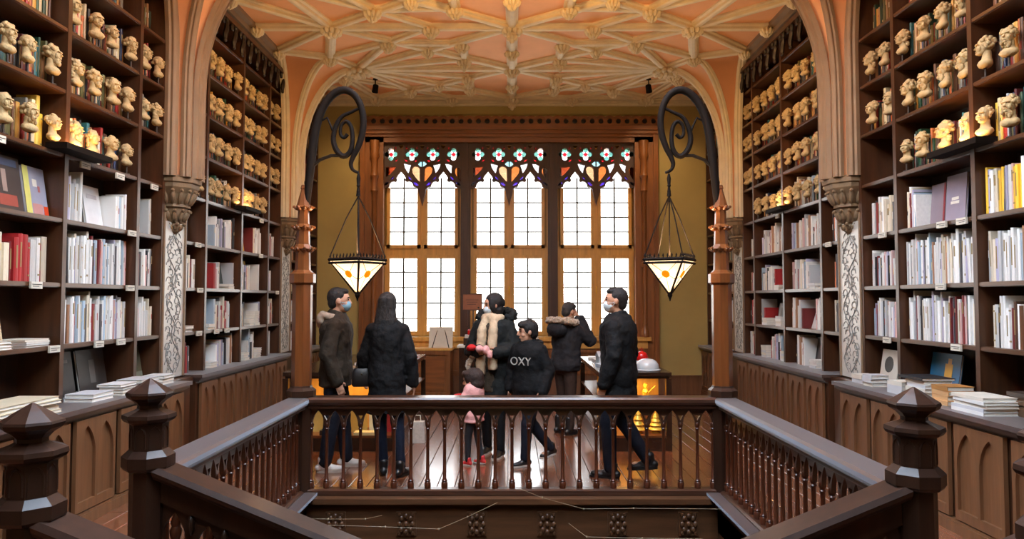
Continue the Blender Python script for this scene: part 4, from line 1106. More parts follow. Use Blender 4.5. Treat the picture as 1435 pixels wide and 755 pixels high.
# ================================================================== lamp posts with scroll brackets and lanterns
f4 = 1000.0 / YR
def lx(px, c=717.5): return (px - c) / f4
def lz(py): return at(717, py, YR).z
def crocket(b, x, y, z, r, n, k):
    for i in range(n):
        a = 2 * PI * (i + .5) / n
        b.ell((x + r * math.cos(a), y + r * math.sin(a), z), (.035 * k, .022 * k, .02 * k), Matrix.Rotation(a, 3, 'Z') @ Matrix.Rotation(-.5, 3, 'Y'), 7, 5)
        b.ell((x + (r + .028 * k) * math.cos(a), y + (r + .028 * k) * math.sin(a), z + .016 * k), (.018 * k, .02 * k, .016 * k), None, 6, 4)
def lamp_post(s, label, label2):
    x, y = s * XP, YR
    o = thing('lamp_post', label, 'lamp post', (x, y, 0), group='lamp posts of the balustrade')
    b = MB(); b.lathe([(.10, -.1), (.10, .80), (.125, .81), (.125, .86), (.095, .885), (.09, .90)], 8, (x, y, 0), PI / 8); part('pedestal', b, 'wood_newel', o)
    b = MB(); b.lathe([(.086, .90), (.086, lz(398))], 8, (x, y, 0), PI / 8); part('shaft', b, 'wood_post', o)
    zc = lz(396)
    b = MB(); b.lathe([(.086, zc - .02), (.112, zc), (.112, zc + .075), (.09, zc + .09), (.07, zc + .11)], 8, (x, y, 0), PI / 8); part('collar', b, 'wood_post', o)
    z1 = lz(352); z2 = lz(322); z3 = lz(294); z4 = lz(264)
    b = MB(); b.lathe([(.068, zc + .1), (.062, z1), (.085, z1 + .02), (.06, z1 + .06), (.055, z2), (.08, z2 + .02), (.052, z2 + .05), (.046, z3), (.072, z3 + .02), (.06, z3 + .035), (.045, z3 + .09), (.022, z4 - .01), (.028, z4), (.02, z4 + .03)], 8, (x, y, 0), PI / 8); part('pinnacle', b, 'wood_post', o)
    for zz, rr, kk in ((z1, .07, .9), (z2, .066, .9), (z3, .058, .8)):
        b = MB(); crocket(b, x, y, zz + .01, rr, 8, kk); part('crocket_ring', b, 'wood_post', o, True)
    # iron bracket, drawn in the plane of the balustrade
    Q = lambda pts: [Vector((s * (-lx(px)) , y, lz(py))) for px, py in pts]
    mainp = [(427, 300), (430, 265), (433, 235), (436, 205), (441, 175), (450, 150), (463, 133), (478, 126), (492, 131), (502, 145), (507, 165), (506, 186), (500, 206), (493, 220), (490, 230), (493, 238), (501, 242)]
    b = MB(); b.tube(smoothed(Q(mainp)), stretched([.026, .034, .037, .038, .037, .035, .034, .033, .032, .03, .029, .028, .026, .022, .018, .015, .012]), 10); part('scroll_arm', b, 'iron', o, True)
    sp = [(505, 150), (490, 157), (476, 164), (468, 178), (465, 196), (470, 211), (480, 219), (489, 212), (492, 196), (490, 178), (483, 170), (476, 176), (475, 188), (480, 193), (485, 188)]
    b = MB(); b.tube(smoothed(Q(sp)), stretched([.012, .015, .018, .022, .024, .025, .025, .023, .021, .019, .017, .016, .015, .015, .018]), 8); part('inner_spiral', b, 'iron', o, True)
    b = MB(); b.tube(Q([(430, 252), (433, 236), (446, 224), (462, 218), (480, 218), (497, 213)]), [.012, .015, .015, .015, .015, .012], 6); b.tube(Q([(442, 172), (456, 165), (462, 178), (466, 190)]), .01, 6); b.ell(Q([(428, 256)])[0], (.022, .022, .03), None, 8, 5)
    part('strap', b, 'iron', o, True)
    # lantern
    lc = Q([(501, 330)])[0] ; lcx = lc.x + (.03 * s if s > 0 else 0); ln = thing('lantern', label2, 'lantern', (lcx, y, lz(420)), group='hanging lanterns')
    zt, zb_, zh = lz(364), lz(414), lz(275); r = .245
    cor = [(lcx + r * math.cos(k * PI / 2 + .25), y + r * math.sin(k * PI / 2 + .25)) for k in range(4)]
    hook = MB(); hook.tube([(lcx, y, lz(243)), (lcx, y, lz(250)), (lcx, y, lz(262)), (lcx, y, lz(275))], [.008, .018, .01, .02], 8)
    for k in range(3): hook.ell((lcx, y, lz(252 + k * 8)), (.017, .017, .014), None, 8, 5)
    part('hook', hook, 'iron', ln, True)
    for cx_, cy_ in cor: part('suspension_rod', MB().tube([(lcx, y, zh), (lcx * .6 + cx_ * .4, y * .6 + cy_ * .4, zh + (zt - zh) * .34), (cx_ * .97 + lcx * .03, cy_ * .97 + y * .03, zt + .02)], .006, 5), 'iron', ln)
    part('suspension_rod', MB().tube([(lcx, y, zh), (lcx, y, zt - .1)], .006, 5), 'iron', ln)
    fr_ = MB()
    for k in range(4):
        a, c = Vector((*cor[k], zt)), Vector((*cor[(k + 1) % 4], zt)); bt = Vector((lcx, y, zb_))
        fr_.tube([a, c], .014, 4); fr_.tube([a - Vector((0, 0, .03)), c - Vector((0, 0, .03))], .010, 4); fr_.tube([a, bt], .010, 5)
        for q in range(9):
            p = a.lerp(c, (q + .5) / 9); fr_.tube([p, p + Vector((0, 0, .02)), p + Vector((0, 0, .03)), p + Vector((0, 0, .05))], [.008, .004, .009, .002], 5)
    fr_.tube([(lcx, y, zb_ + .03), (lcx, y, zb_), (lcx, y, zb_ - .02), (lcx, y, zb_ - .05)], [.02, .022, .012, .003], 8)
    part('lantern_frame', fr_, 'iron', ln)
    for k in range(4):
        a, c = Vector((*cor[k], zt - .015)), Vector((*cor[(k + 1) % 4], zt - .015)); bt = Vector((lcx, y, zb_ + .01))
        cen = (a + c + bt) / 3; inn = (Vector((lcx, y, zt)) - cen).normalized() * .004
        g_ = MB(); tri = [a, c, bt]; g_.loft([[v for v in tri], [v + inn for v in tri]])
        p = part('glass_panel', g_, 'lantern_glass', ln)
        # amber roundel and leading on each panel
        u = (c - a).normalized(); nrm = u.cross(bt - (a + c) / 2).normalized()
        if nrm.dot(Vector((lcx, y, zt)) - cen) > 0: nrm = -nrm
        v_ = nrm.cross(u); cc = (a + c) / 2 * .62 + bt * .38 + nrm * .004
        d_ = MB(); d_.loft([[cc + nrm * h + (u * math.cos(2 * PI * q / 12) + v_ * math.sin(2 * PI * q / 12)) * .036 for q in range(12)] for h in (0, .004)])
        part('roundel', d_, 'lantern_amber', p)
        ld = MB()
        for e in (a.lerp(c, .12), a.lerp(c, .88), bt, a.lerp(bt, .55), c.lerp(bt, .55)):
            dd = (e - cc).normalized(); ld.tube([cc + dd * .036, e + nrm * .003], .0028, 4)
        part('leading', ld, 'iron', p)
    l = bpy.data.lights.new('lantern_bulb', 'POINT'); l.energy = 40; l.color = (1, .68, .36); l.shadow_soft_size = .05
    lo = bpy.data.objects.new('lantern_bulb', l); COL.objects.link(lo); lo.parent = ln; lo.location = (0, 0, zt - lz(420) - .1)
    l = bpy.data.lights.new('added_lantern_uplight', 'SPOT'); l.energy = 90; l.color = (1.0, .66, .32); l.spot_size = R(135); l.spot_blend = .7; l.shadow_soft_size = .08  # extra upward spot added to brighten the ceiling
    lo = bpy.data.objects.new('added_lantern_uplight', l); COL.objects.link(lo); lo.parent = ln; lo.location = (0, 0, zt - lz(420) + .03)
    lo.rotation_euler = Vector((0, .45, 1)).to_track_quat('-Z', 'Y').to_euler()
    part('bulb', MB().ell((lcx, y, zt - .1), (.035, .035, .05), None, 12, 8), 'bulb', ln, True)
def lantern_glass(name, rgb, e):
    m = bpy.data.materials.new(name); m.use_nodes = True; MATS[name] = m
    nt = m.node_tree; nt.nodes.clear(); L = nt.links.new
    o = nt.nodes.new('ShaderNodeOutputMaterial'); t = nt.nodes.new('ShaderNodeBsdfTranslucent'); g = nt.nodes.new('ShaderNodeBsdfTransparent'); d = nt.nodes.new('ShaderNodeBsdfDiffuse')
    c = (*lin(*rgb), 1)
    for n_ in (t, g, d): n_.inputs[0].default_value = c
    a = nt.nodes.new('ShaderNodeMixShader'); a.inputs[0].default_value = .3; b_ = nt.nodes.new('ShaderNodeMixShader'); b_.inputs[0].default_value = .35
    L(t.outputs[0], a.inputs[1]); L(g.outputs[0], a.inputs[2]); L(a.outputs[0], b_.inputs[1]); L(d.outputs[0], b_.inputs[2])
    em = nt.nodes.new('ShaderNodeEmission'); em.inputs[0].default_value = c; em.inputs[1].default_value = e; ad = nt.nodes.new('ShaderNodeAddShader')
    L(b_.outputs[0], ad.inputs[0]); L(em.outputs[0], ad.inputs[1]); L(ad.outputs[0], o.inputs[0])
lantern_glass('lantern_glass', (255, 240, 216), .4); lantern_glass('lantern_amber', (236, 150, 20), .45)
mat('bulb', (255, 214, 140), emit=12)
lamp_post(-1, 'carved wooden lamp post with iron scroll arm at the left end of the balustrade', 'lit pyramid lantern of pale glass hanging beside the man in hooded jacket')
lamp_post(1, 'carved wooden lamp post with iron scroll arm at the right end of the balustrade', 'lit pyramid lantern of pale glass hanging beside the man in black jacket')

# ------------------------------------------------------------------ warm lamps
for s in (-1, 1):
    for y, ty, tz, pw in ((6.9, 5.3, 3.7, 60), (7.3, 9.0, 4.0, 90), (7.6, 10.0, 3.8, 45)):
        spotlight((s * (1.75 if y < 7.5 else 1.3), y, 5.03), (s * 3.45, ty, tz), pw, 'added out-of-view spotlight aimed at the %s %s' % (SIDE[s], {6.9: 'front bookcase', 7.3: 'rear bookcase', 7.6: 'farther bays'}[y]), R(62), .9)  # unseen spotlights added to warm the upper shelves
for s in (-1, 1):
    spotlight((s * 2.2, 11.35, 5.03), (s * 2.75, 12.5, 2.9), 75, 'small black ceiling spotlight aimed at the end wall, %s' % SIDE[s], R(95), 1.0, (1.0, .7, .4))
ch = thing('added_uplight_bowl', 'added brass bowl lamp, out of view, throwing warm light up to the ceiling', 'added lamp', (0, 5.0, 4.2))  # unseen bowl lamp added to turn the ceiling golden
part('bowl', MB().lathe([(.02, 4.02), (.2, 4.06), (.32, 4.16), (.36, 4.26), (.35, 4.26), (.31, 4.17), (.19, 4.075), (.02, 4.035)], 20, (0, 5.0, 0)), 'gold', ch, True)
for k in range(3):
    a = k * 2 * PI / 3; part('chain', MB().tube([(.35 * math.cos(a), 5.0 + .35 * math.sin(a), 4.26), (0, 5.0, 4.8), (0, 5.0, 5.22)], .008, 5), 'gold', ch)
part('bulb', MB().ell((0, 5.0, 4.14), (.06, .06, .06), None, 12, 8), 'bulb', ch, True)
l = bpy.data.lights.new('ceiling_fill', 'SPOT'); l.energy = 1350; l.color = (1.0, .53, .16); l.shadow_soft_size = .12; l.spot_size = R(165); l.spot_blend = .4
lo = bpy.data.objects.new('ceiling_fill', l); COL.objects.link(lo); lo.parent = ch; lo.location = (0, 0, .04); lo.rotation_euler = (PI, 0, 0)
# ================================================================== display tables and what stands on them
def display_table(label, x0, x1, y0, y1, h, side):
    o = thing('display_table', label, 'table', ((x0 + x1) / 2, (y0 + y1) / 2, 0), group='display tables')
    part('tabletop', MB().box(x0, x1, y0, y1, h - .045, h).box(x0 + .02, x1 - .02, y0 + .02, y1 - .02, h - .07, h - .045), 'wood_tabledark', o)
    for x in (x0 + .03, x1 - .03):
        for y in (y0 + .03, y1 - .03): part('leg', MB().box(x - .03, x + .03, y - .03, y + .03, .14, h - .07), 'wood_tabledark', o)
    part('plinth', MB().box(x0 + .0, x1 - .0, y0 + .0, y1 - .0, 0, .14), 'wood_tabledark', o)
    part('lower_shelf', MB().box(x0 + .01, x1 - .01, y0 + .01, y1 - .01, .14, .165), 'wood_table', o)
    part('middle_shelf', MB().box(x0 + .01, x1 - .01, y0 + .55, y1 - .01, .50, .52), 'wood_table', o)
    part('centre_panel', MB().box(x0 + .04, x1 - .04, y0 + .52, y0 + .545, .165, h - .07), 'wood_casement', o)
    # small display lamp under the tabletop
    hl = part('display_lamp', MB().cap((x0 + .2, y0 + .25, h - .085), (x1 - .2, y0 + .25, h - .085), .01), 'bulb', o, True)
    l = bpy.data.lights.new('display_tube', 'AREA'); l.shape = 'RECTANGLE'; l.size = (x1 - x0) * .7; l.size_y = .06; l.energy = 5.5; l.color = (1, .6, .2)
    lo = bpy.data.objects.new('display_tube', l); COL.objects.link(lo); lo.parent = o; lo.location = (0, y0 + .25 - (y0 + y1) / 2, h - .1)
    return o
TL = (-2.5, -1.25, 7.82, 10.4); TRt = (.95, 1.74, 7.82, 10.0); TH = .85
display_table('dark display table behind the man and woman at left', *TL, TH, -1)
display_table('dark display table with golden trees beneath, beside the man in black', *TRt, TH, 1)
n = 0
def flat_on_table(x, y, z, w, d, t, c, label, rz=0): return flat_book(x, y, z, w, d, t, c, label, rz, 'books on the display tables')
for i, (x, y, c, nm) in enumerate(((-1.42, 8.1, (200, 206, 216), 'pale blue'), (-1.45, 8.5, (228, 226, 222), 'white'), (-1.4, 8.9, (60, 58, 66), 'dark grey'), (-1.45, 9.3, (222, 214, 204), 'cream'), (-1.4, 9.75, (190, 60, 50), 'red'), (-1.75, 8.2, (150, 120, 80), 'tan'), (-1.8, 8.8, (226, 226, 230), 'off-white'), (-1.78, 9.5, (96, 110, 130), 'slate'))):
    flat_on_table(x, y, TH, .26, .2, .028, c, '%s book lying flat on the left display table' % nm, random.uniform(-.3, .3))
for i, (x, y, c, nm) in enumerate(((1.12, 9.6, (226, 214, 206), 'cream'), (1.15, 9.2, (206, 180, 170), 'pink'), (1.12, 8.5, (190, 196, 204), 'grey'))):
    flat_on_table(x, y, TH, .24, .2, .03, c, '%s book lying flat on the right display table' % nm, random.uniform(-.3, .3))
for i, (x, c, nm) in enumerate(((-2.15, (240, 206, 110), 'yellow'), (-1.95, (232, 190, 90), 'gold-tinted'), (-1.72, (214, 170, 80), 'mustard'), (-1.5, (236, 220, 170), 'cream'), (-1.36, (190, 60, 56), 'red'))):
    o = DB(-1, 8.05, .165, .2, .26, c, '', '%s book standing under the left display table' % nm, [(.2, .8, .6, .75, (250, 236, 190)), (.15, .85, .1, .2, (120, 80, 30))])
    o.location = (x, 8.08, .165); o.rotation_euler = (0, .18, -PI / 2 + PI); o.rotation_euler = Euler((R(-10), 0, PI / 2), 'XYZ')
    o.rotation_euler = Matrix.Rotation(PI / 2, 3, 'Z').to_euler(); o['group'] = 'books under the left table'
for x, y, nm in ((-1.95, 7.92, 'dark'),):
    flat_on_table(x, y, .165, .3, .14, .05, (40, 34, 30), 'dark book lying under the left display table', 1.57)
flat_on_table(-1.6, 7.92, .165, .26, .14, .03, (214, 190, 130), 'cream book lying under the left display table', 1.6)
# small model house, dome, ornament
def model_house(x, y, z, k, label, roofm='plastic'):
    o = thing('model_house', label, 'ornament', (x, y, z), .3, 'small ornaments on the right table')
    b = MB(); b.box(-.06 * k, .06 * k, -.05 * k, .05 * k, 0, .09 * k); part('walls', b, 'plastic', o, local=True)
    b = MB(); b.loft([[(-.068 * k, -.06 * k, .085 * k), (-.068 * k, .06 * k, .085 * k), (-.068 * k, 0, .15 * k)], [(.068 * k, -.06 * k, .085 * k), (.068 * k, .06 * k, .085 * k), (.068 * k, 0, .15 * k)]]); part('roof', b, roofm, o, local=True)
    b = MB(); b.lathe([(.022 * k, 0), (.022 * k, .16 * k), (.026 * k, .16 * k), (.002, .25 * k)], 8, (.05 * k, 0, 0)); part('tower', b, 'plastic', o, local=True)
    b = MB()
    for q in (-.03, .01): b.box(q * k - .008, q * k + .008, -.0515 * k, -.05 * k, .03 * k, .06 * k)
    part('window', b, 'book_ink', o, local=True)
model_house(1.12, 8.95, TH, 1.0, 'white model house with pointed tower on the right table')
model_house(1.24, 9.4, TH, .8, 'smaller white model house farther along the right table')
dm = thing('glass_dome', 'pale plastic wrapped dome on the right table corner', 'dome', (1.52, 8.06, TH))
part('dome', MB().lathe([(.13, 0), (.132, .03), (.125, .07), (.1, .105), (.06, .125), (.01, .132)], 20, (1.52, 8.06, TH)), 'plastic', dm, True)
part('rim', MB().lathe([(.145, 0), (.15, .01), (.135, .018)], 20, (1.52, 8.06, TH)), 'plastic', dm, True)
d2 = thing('paper_roll', 'white wrapped roll lying beside the dome', 'roll', (1.38, 8.25, TH + .045)); part('wrapper', MB().cap((1.3, 8.25, TH + .045), (1.46, 8.3, TH + .045), .045, None, 14), 'plastic', d2, True); part('twist', MB().cap((1.27, 8.24, TH + .045), (1.24, 8.23, TH + .045), .015, .03), 'plastic', d2, True)
rb = thing('red_bauble', 'shiny red bauble on the right display table', 'bauble', (1.52, 8.4, TH)); part('ball', MB().ell((1.52, 8.4, TH + .12), (.075, .075, .07), None, 18, 12), 'red_gloss', rb, True); part('cup', MB().lathe([(.05, 0), (.05, .05), (.06, .06)], 14, (1.52, 8.4, TH)), 'card', rb, True); part('ribbon_loop', MB().tube([(1.52, 8.4, TH + .18), (1.535, 8.4, TH + .21), (1.52, 8.4, TH + .23), (1.505, 8.4, TH + .21), (1.52, 8.4, TH + .18)], .004, 5), 'red_gloss', rb)
def gold_tree(x, y, z, h, kind, label):
    o = thing('golden_tree', label, 'ornament', (x, y, z), group='golden tree ornaments')
    if kind == 0:
        part('cone', MB().lathe([(.075, .03), (.07, .035), (.004, h)], 14, (x, y, z)), 'gold', o, True)
    else:
        for k in range(4):
            z0 = .03 + k * (h - .05) / 4; r = .085 * (1 - k * .2)
            part('tier', MB().lathe([(r * .6, z0), (r, z0 + .008), (r * .9, z0 + .02), (r * .35, z0 + (h - .05) / 4 + .01)], 12, (x, y, z)), 'gold', o, True)
        part('star', MB().ell((x, y, z + h - .005), (.014, .008, .016), None, 6, 4), 'gold', o)
    part('foot', MB().lathe([(.05, 0), (.05, .012), (.015, .02), (.015, .04)], 12, (x, y, z)), 'gold', o, True)
gold_tree(1.04, 8.0, .165, .26, 0, 'plain golden cone tree under the right table'); gold_tree(1.40, 8.0, .165, .27, 1, 'tiered golden tree in the middle under the right table'); gold_tree(1.60, 8.02, .165, .22, 1, 'tiered golden tree rightmost under the right table')
fg = thing('golden_figurine', 'small golden figurine with a raised staff below the right table top', 'figurine', (1.52, 8.2, .165))
part('pedestal', MB().lathe([(.06, 0), (.06, .28), (.05, .3)], 12, (1.52, 8.2, .165)), 'wood_table', fg, True)
part('figure', MB().lathe([(.045, .3), (.05, .32), (.03, .38), (.04, .43), (.02, .46), (.03, .48), (.028, .51), (.004, .525)], 12, (1.52, 8.2, .165)), 'gold', fg, True); part('staff', MB().cap((1.53, 8.18, .56), (1.63, 8.18, .66), .006), 'gold', fg, True)
pb = MB(); rings = []
for z, k in ((0, 1), (.12, 1.02), (.2, .9), (.24, .88)): rings.append([(-1.09 + u * .09 * k, 8.3 + v * .06 * (1 if z < .3 else .5), z) for u, v in ((-1, -1), (1, -1), (1, 1), (-1, 1))])
pg = thing('paper_bag', 'white paper bag standing on the floor beside the left table', 'bag', (-1.09, 8.3, 0)); part('bag', MB().loft(rings), 'cloth_white', pg); part('bag_handle', MB().tube([(-1.13, 8.3, .23), (-1.12, 8.3, .31), (-1.06, 8.3, .31), (-1.05, 8.3, .23)], .005, 5), 'card', pg)
# furniture below the window
cb_ = thing('window_cabinet', 'reddish wooden cabinet below the left part of the window', 'cabinet', (-1.42, 12.1, 0))
wxa, wxb = -1.75, -1.02
part('body', MB().box(wxa, wxb, 11.9, 12.38, .04, .80), 'wood_window', cb_); part('top', MB().box(wxa - .03, wxb + .03, 11.86, 12.4, .80, .835), 'wood_casement', cb_)
pn = MB(); frame_bars(pn, wxa, wxb, .04, .80, .07, 11.87, 11.9); part('front_frame', pn, 'wood_window', cb_); part('front_panel', MB().box(wxa + .1, wxb - .1, 11.885, 11.9, .14, .70), 'wood_cornice', cb_); part('foot_rail', MB().box(wxa, wxb, 11.88, 12.38, 0, .04), 'wood_tabledark', cb_)
ec = thing('display_card', 'bright white card on a small easel on the window cabinet', 'card', (-1.2, 12.1, .835))
q = Matrix.Rotation(-.3, 3, 'X')
bq = MB(); bq.box(-.2, .2, -.01, .01, .0, .36); bq.v = [q @ v + Vector((0, -.06, 0)) for v in bq.v]; part('card', bq, 'card', ec, local=True)
bq = MB(); bq.cap((-.14, -.08, .005), (-.06, .03, .3), .008); bq.cap((.14, -.08, .005), (.06, .03, .3), .008); bq.cap((0, .12, .005), (0, .03, .3), .008); part('easel', bq, 'wood_tabledark', ec, True, local=True)
lt = thing('lectern', 'dark pedestal cabinet with white top behind the woman in scarf', 'pedestal', (-.66, 11.3, 0))
X0, X1 = -.82, -.40
part('body', MB().box(X0, X1, 11.1, 11.5, .05, .90), 'wood_tabledark', lt); part('top', MB().box(X0 - .03, X1 + .03, 11.07, 11.53, .90, .93), 'card', lt); part('foot', MB().box(X0 - .02, X1 + .02, 11.08, 11.52, 0, .05), 'wood_tabledark', lt)
pn = MB(); frame_bars(pn, X0, X1, .06, .88, .05, 11.08, 11.1); part('door', pn, 'wood_tabledark', lt)
bx = thing('brown_box', 'small brown box with white lid on the dark pedestal', 'box', (-.66, 11.3, .93)); part('box', MB().box(-.76, -.52, 11.2, 11.4, .93, 1.04), 'cloth_brown', bx); part('lid', MB().box(-.74, -.54, 11.22, 11.38, 1.04, 1.09), 'card', bx)
bt = thing('sanitizer_bottle', 'small dark pump bottle on the box lid', 'bottle', (-.68, 11.3, 1.09)); part('bottle', MB().lathe([(.02, 0), (.022, .01), (.022, .07), (.01, .08), (.01, .09)], 12, (-.68, 11.3, 1.09)), 'red_gloss', bt, True); part('pump', MB().cap((-.68, 11.3, 1.18), (-.68, 11.3, 1.22), .005).cap((-.68, 11.3, 1.22), (-.71, 11.3, 1.215), .005), 'book_ink', bt, True)
sg = thing('sign', 'small square wooden sign on a thin pole before the window', 'sign', (-.62, 11.42, .93))
sc_ = at(662, 423, 11.42)
part('pole', MB().cap((-.62, 11.42, .93), (-.62, 11.42, sc_.z), .012), 'wood_mullion', sg, True); part('board', MB().box(sc_.x - .155, sc_.x + .155, 11.38, 11.40, sc_.z - .13, sc_.z + .13), 'cloth_sign', sg)
pn = MB(); frame_bars(pn, sc_.x - .16, sc_.x + .16, sc_.z - .135, sc_.z + .135, .015, 11.37, 11.40); part('sign_frame', pn, 'wood_mullion', sg)
wr = MB()
for k in range(3): wr.box(sc_.x - .1 + .01 * k, sc_.x + .1 - .02 * k, 11.378, 11.38, sc_.z + .03 - k * .035, sc_.z + .037 - k * .035)
wr.ell((sc_.x + .1, 11.379, sc_.z - .09), (.015, .002, .015), None, 8, 4); part('sign_writing', wr, 'book_ink', sg)
# ================================================================== people
def remesh(o, vox, smooth=3, disp=0.0, dscale=.12):
    r = o.modifiers.new('skin', 'REMESH'); r.mode = 'VOXEL'; r.voxel_size = vox; r.use_smooth_shade = True
    if smooth:
        sm = o.modifiers.new('soften', 'SMOOTH'); sm.factor = .5; sm.iterations = smooth
    if disp:
        tx = bpy.data.textures.get('folds_%.2f' % dscale) or bpy.data.textures.new('folds_%.2f' % dscale, 'CLOUDS'); tx.noise_scale = dscale
        d = o.modifiers.new('folds', 'DISPLACE'); d.texture = tx; d.strength = disp; d.mid_level = .5; d.texture_coords = 'LOCAL'
def ring(cx, cy, z, rx, ry, n=18, p=2.3):
    out = []
    for j in range(n):
        a = 2 * PI * j / n; c, s_ = math.cos(a), math.sin(a)
        out.append((cx + rx * math.copysign(abs(c) ** (2 / p), c), cy + ry * math.copysign(abs(s_) ** (2 / p), s_), z))
    return out
TORSO = [(.84, .10, .150), (.92, .118, .172), (1.02, .108, .158), (1.12, .10, .146), (1.24, .112, .162), (1.34, .116, .172), (1.405, .10, .162), (1.45, .075, .115), (1.49, .055, .075)]
class Person:
    def __init__(self, label, loc, yaw, H, skin='skin', hs=1.0, lean=.0, kn=None, an=None, el=None, wr=None, toe=(0, 0), head=(0, 0), hand=None, wide=1.0, cut=None):
        self.s = s = H / 1.75; self.hs = hs * s; self.lean = lean; self.w = wide
        self.o = thing('person', label, 'person', (*loc, 0), yaw, 'visitors on the gallery')
        V = lambda p: Vector((p[0] * s, p[1] * s, p[2] * s)); self.V = V
        self.hip = [V((0, .092 * q, .90)) for q in (1, -1)]
        self.sh = [V((lean, .172 * wide * q, 1.375)) for q in (1, -1)]
        kn = kn or [(.02, .10, .50), (.02, -.10, .50)]; an = an or [(-.02, .105, .085), (-.02, -.105, .085)]
        el = el or [(lean - .03, .245, 1.13), (lean - .03, -.245, 1.13)]; wr = wr or [(lean + .06, .235, .885), (lean + .06, -.235, .885)]
        self.kn = [V(p) for p in kn]; self.an = [V(p) for p in an]; self.el = [V(p) for p in el]; self.wr = [V(p) for p in wr]; self.toe = toe
        hh = .118 * self.hs
        self.hc = Vector((lean * 1.15 * s + .025 * s, 0, H - hh - .008))
        self.hr = (Matrix.Rotation(head[0], 3, 'Z') @ Matrix.Rotation(head[1], 3, 'Y'))
        self.body(skin, hand)
    def hp(self, x, y, z): return self.hc + self.hr @ (Vector((x, y, z)) * self.hs)
    def add(self, nm, mb, m, vox=.012, sm=3, disp=0.0, ds=.12):
        o = link(nm, mb.mesh(nm, m, smooth=True, angle=180), self.o)
        if vox: remesh(o, vox, sm, disp, ds)
        return o
    def torso(self, b, grow=0.0, z0=None, z1=None, flare=0.0, hem=None):
        s = self.s; rings = []
        if hem is not None:
            for z in (hem, (hem + .84) / 2):
                if z < .83: rings.append(ring(0, 0, z * s, (.105 + grow + flare * (.84 - z)) * s, (.165 + grow + flare * (.84 - z)) * s * self.w))
        for z, rx, ry in TORSO:
            if z0 and z < z0: continue
            if z1 and z > z1: continue
            k = max(0, min(1, (z - .9) / .5)); rings.append(ring(self.lean * k * s, 0, z * s, (rx + grow) * s, (ry + grow) * s * self.w))
        b.loft(rings)
    def body(self, skin, hand):
        b = MB(); s = self.s; self.torso(b)
        nb = Vector((self.lean * s, 0, 1.44 * s)); b.cap(nb, self.hp(-.015, 0, -.07), .055 * s, .052 * s)
        E = lambda c, r, rot=None, n=14: b.ell(self.hp(*c), tuple(x * self.hs for x in r), self.hr if rot is None else self.hr @ rot, n, 9)
        E((-.008, 0, .018), (.098, .077, .1)); E((.03, 0, -.055), (.062, .056, .062)); E((.058, 0, -.088), (.03, .036, .026)); E((.045, 0, .02), (.052, .062, .07))
        b.cap(self.hp(.092, 0, .02), self.hp(.112, 0, -.022), .009 * self.hs, .014 * self.hs); E((.098, 0, -.028), (.014, .018, .01)); E((.088, 0, -.058), (.012, .024, .009)); E((.084, 0, .03), (.014, .05, .01))
        for q in (1, -1): E((-.002, .078 * q, -.005), (.02, .011, .032), Matrix.Rotation(-.2, 3, 'Y'), 10); E((.06, .04 * q, -.03), (.026, .02, .024))
        for i in (0, 1):
            b.cap(self.sh[i], self.el[i], .05 * s, .04 * s); b.cap(self.el[i], self.wr[i], .041 * s, .028 * s); b.ell(self.sh[i], (.048 * s,) * 3)
            b.cap(self.hip[i], self.kn[i], .085 * s, .056 * s, 14); b.cap(self.kn[i], self.kn[i].lerp(self.an[i], .35), .054 * s, .056 * s, 12); b.cap(self.kn[i].lerp(self.an[i], .35), self.an[i], .056 * s, .036 * s, 12)
            t = self.toe[i]; f = Vector((math.cos(t), math.sin(t), 0)); a = self.an[i]; b.cap(a - f * .04 * s + Vector((0, 0, -.045 * s)), a + f * .12 * s + Vector((0, 0, -.055 * s)), .034 * s, .028 * s)
            h = (hand or {}).get(i, {}); d = (self.wr[i] - self.el[i]).normalized(); d = Vector(h.get('d', d)).normalized()
            n_ = Vector(h.get('n', (0, -1 if i == 0 else 1, 0))); n_ = (n_ - d * n_.dot(d)).normalized(); ac = d.cross(n_); w = self.wr[i]; k = s * (1 if s > .7 else 1.1)
            Rm = Matrix((d, ac, n_)).transposed()
            b.ell(w + d * .045 * k, (.055 * k, .039 * k, .017 * k), Rm); cu = h.get('curl', .5)
            for q, (off, ln) in enumerate(((-.029, .036), (-.0095, .041), (.0095, .039), (.029, .031))):
                p0 = w + d * .085 * k + ac * off * k; d1 = (d * math.cos(cu * .6) + n_ * math.sin(cu * .6)); d2 = (d * math.cos(cu * 1.6) + n_ * math.sin(cu * 1.6))
                p1 = p0 + d1 * ln * k; p2 = p1 + d2 * ln * .95 * k
                b.cap(p0 - d * .01, p1, .0088 * k, .0082 * k, 8); b.cap(p1, p2, .0082 * k, .0072 * k, 8)
            fw = 1 if (ac.x > 0 or (abs(ac.x) < .3 and ac.z > 0)) else -1
            p0 = w + d * .02 * k + ac * fw * .03 * k; p1 = p0 + (d * .6 + ac * fw * .6 + n_ * .35) * .04 * k; p2 = p1 + (d * .85 + n_ * .4) * .03 * k
            b.cap(p0, p1, .0115 * k, .0098 * k, 8); b.cap(p1, p2, .0098 * k, .008 * k, 8)
        self.add('body', b, skin, .0065, 2)
        for q in (1, -1):
            e = MB(); e.ell(self.hp(.087, .031 * q, .012), (.009 * self.hs, .013 * self.hs, .006 * self.hs), self.hr, 10, 6); self.add('eye', e, 'eye', 0)
            e = MB(); e.cap(self.hp(.095, .018 * q, .032), self.hp(.084, .05 * q, .034), .005 * self.hs); self.add('eyebrow', e, 'hair_dark', 0)
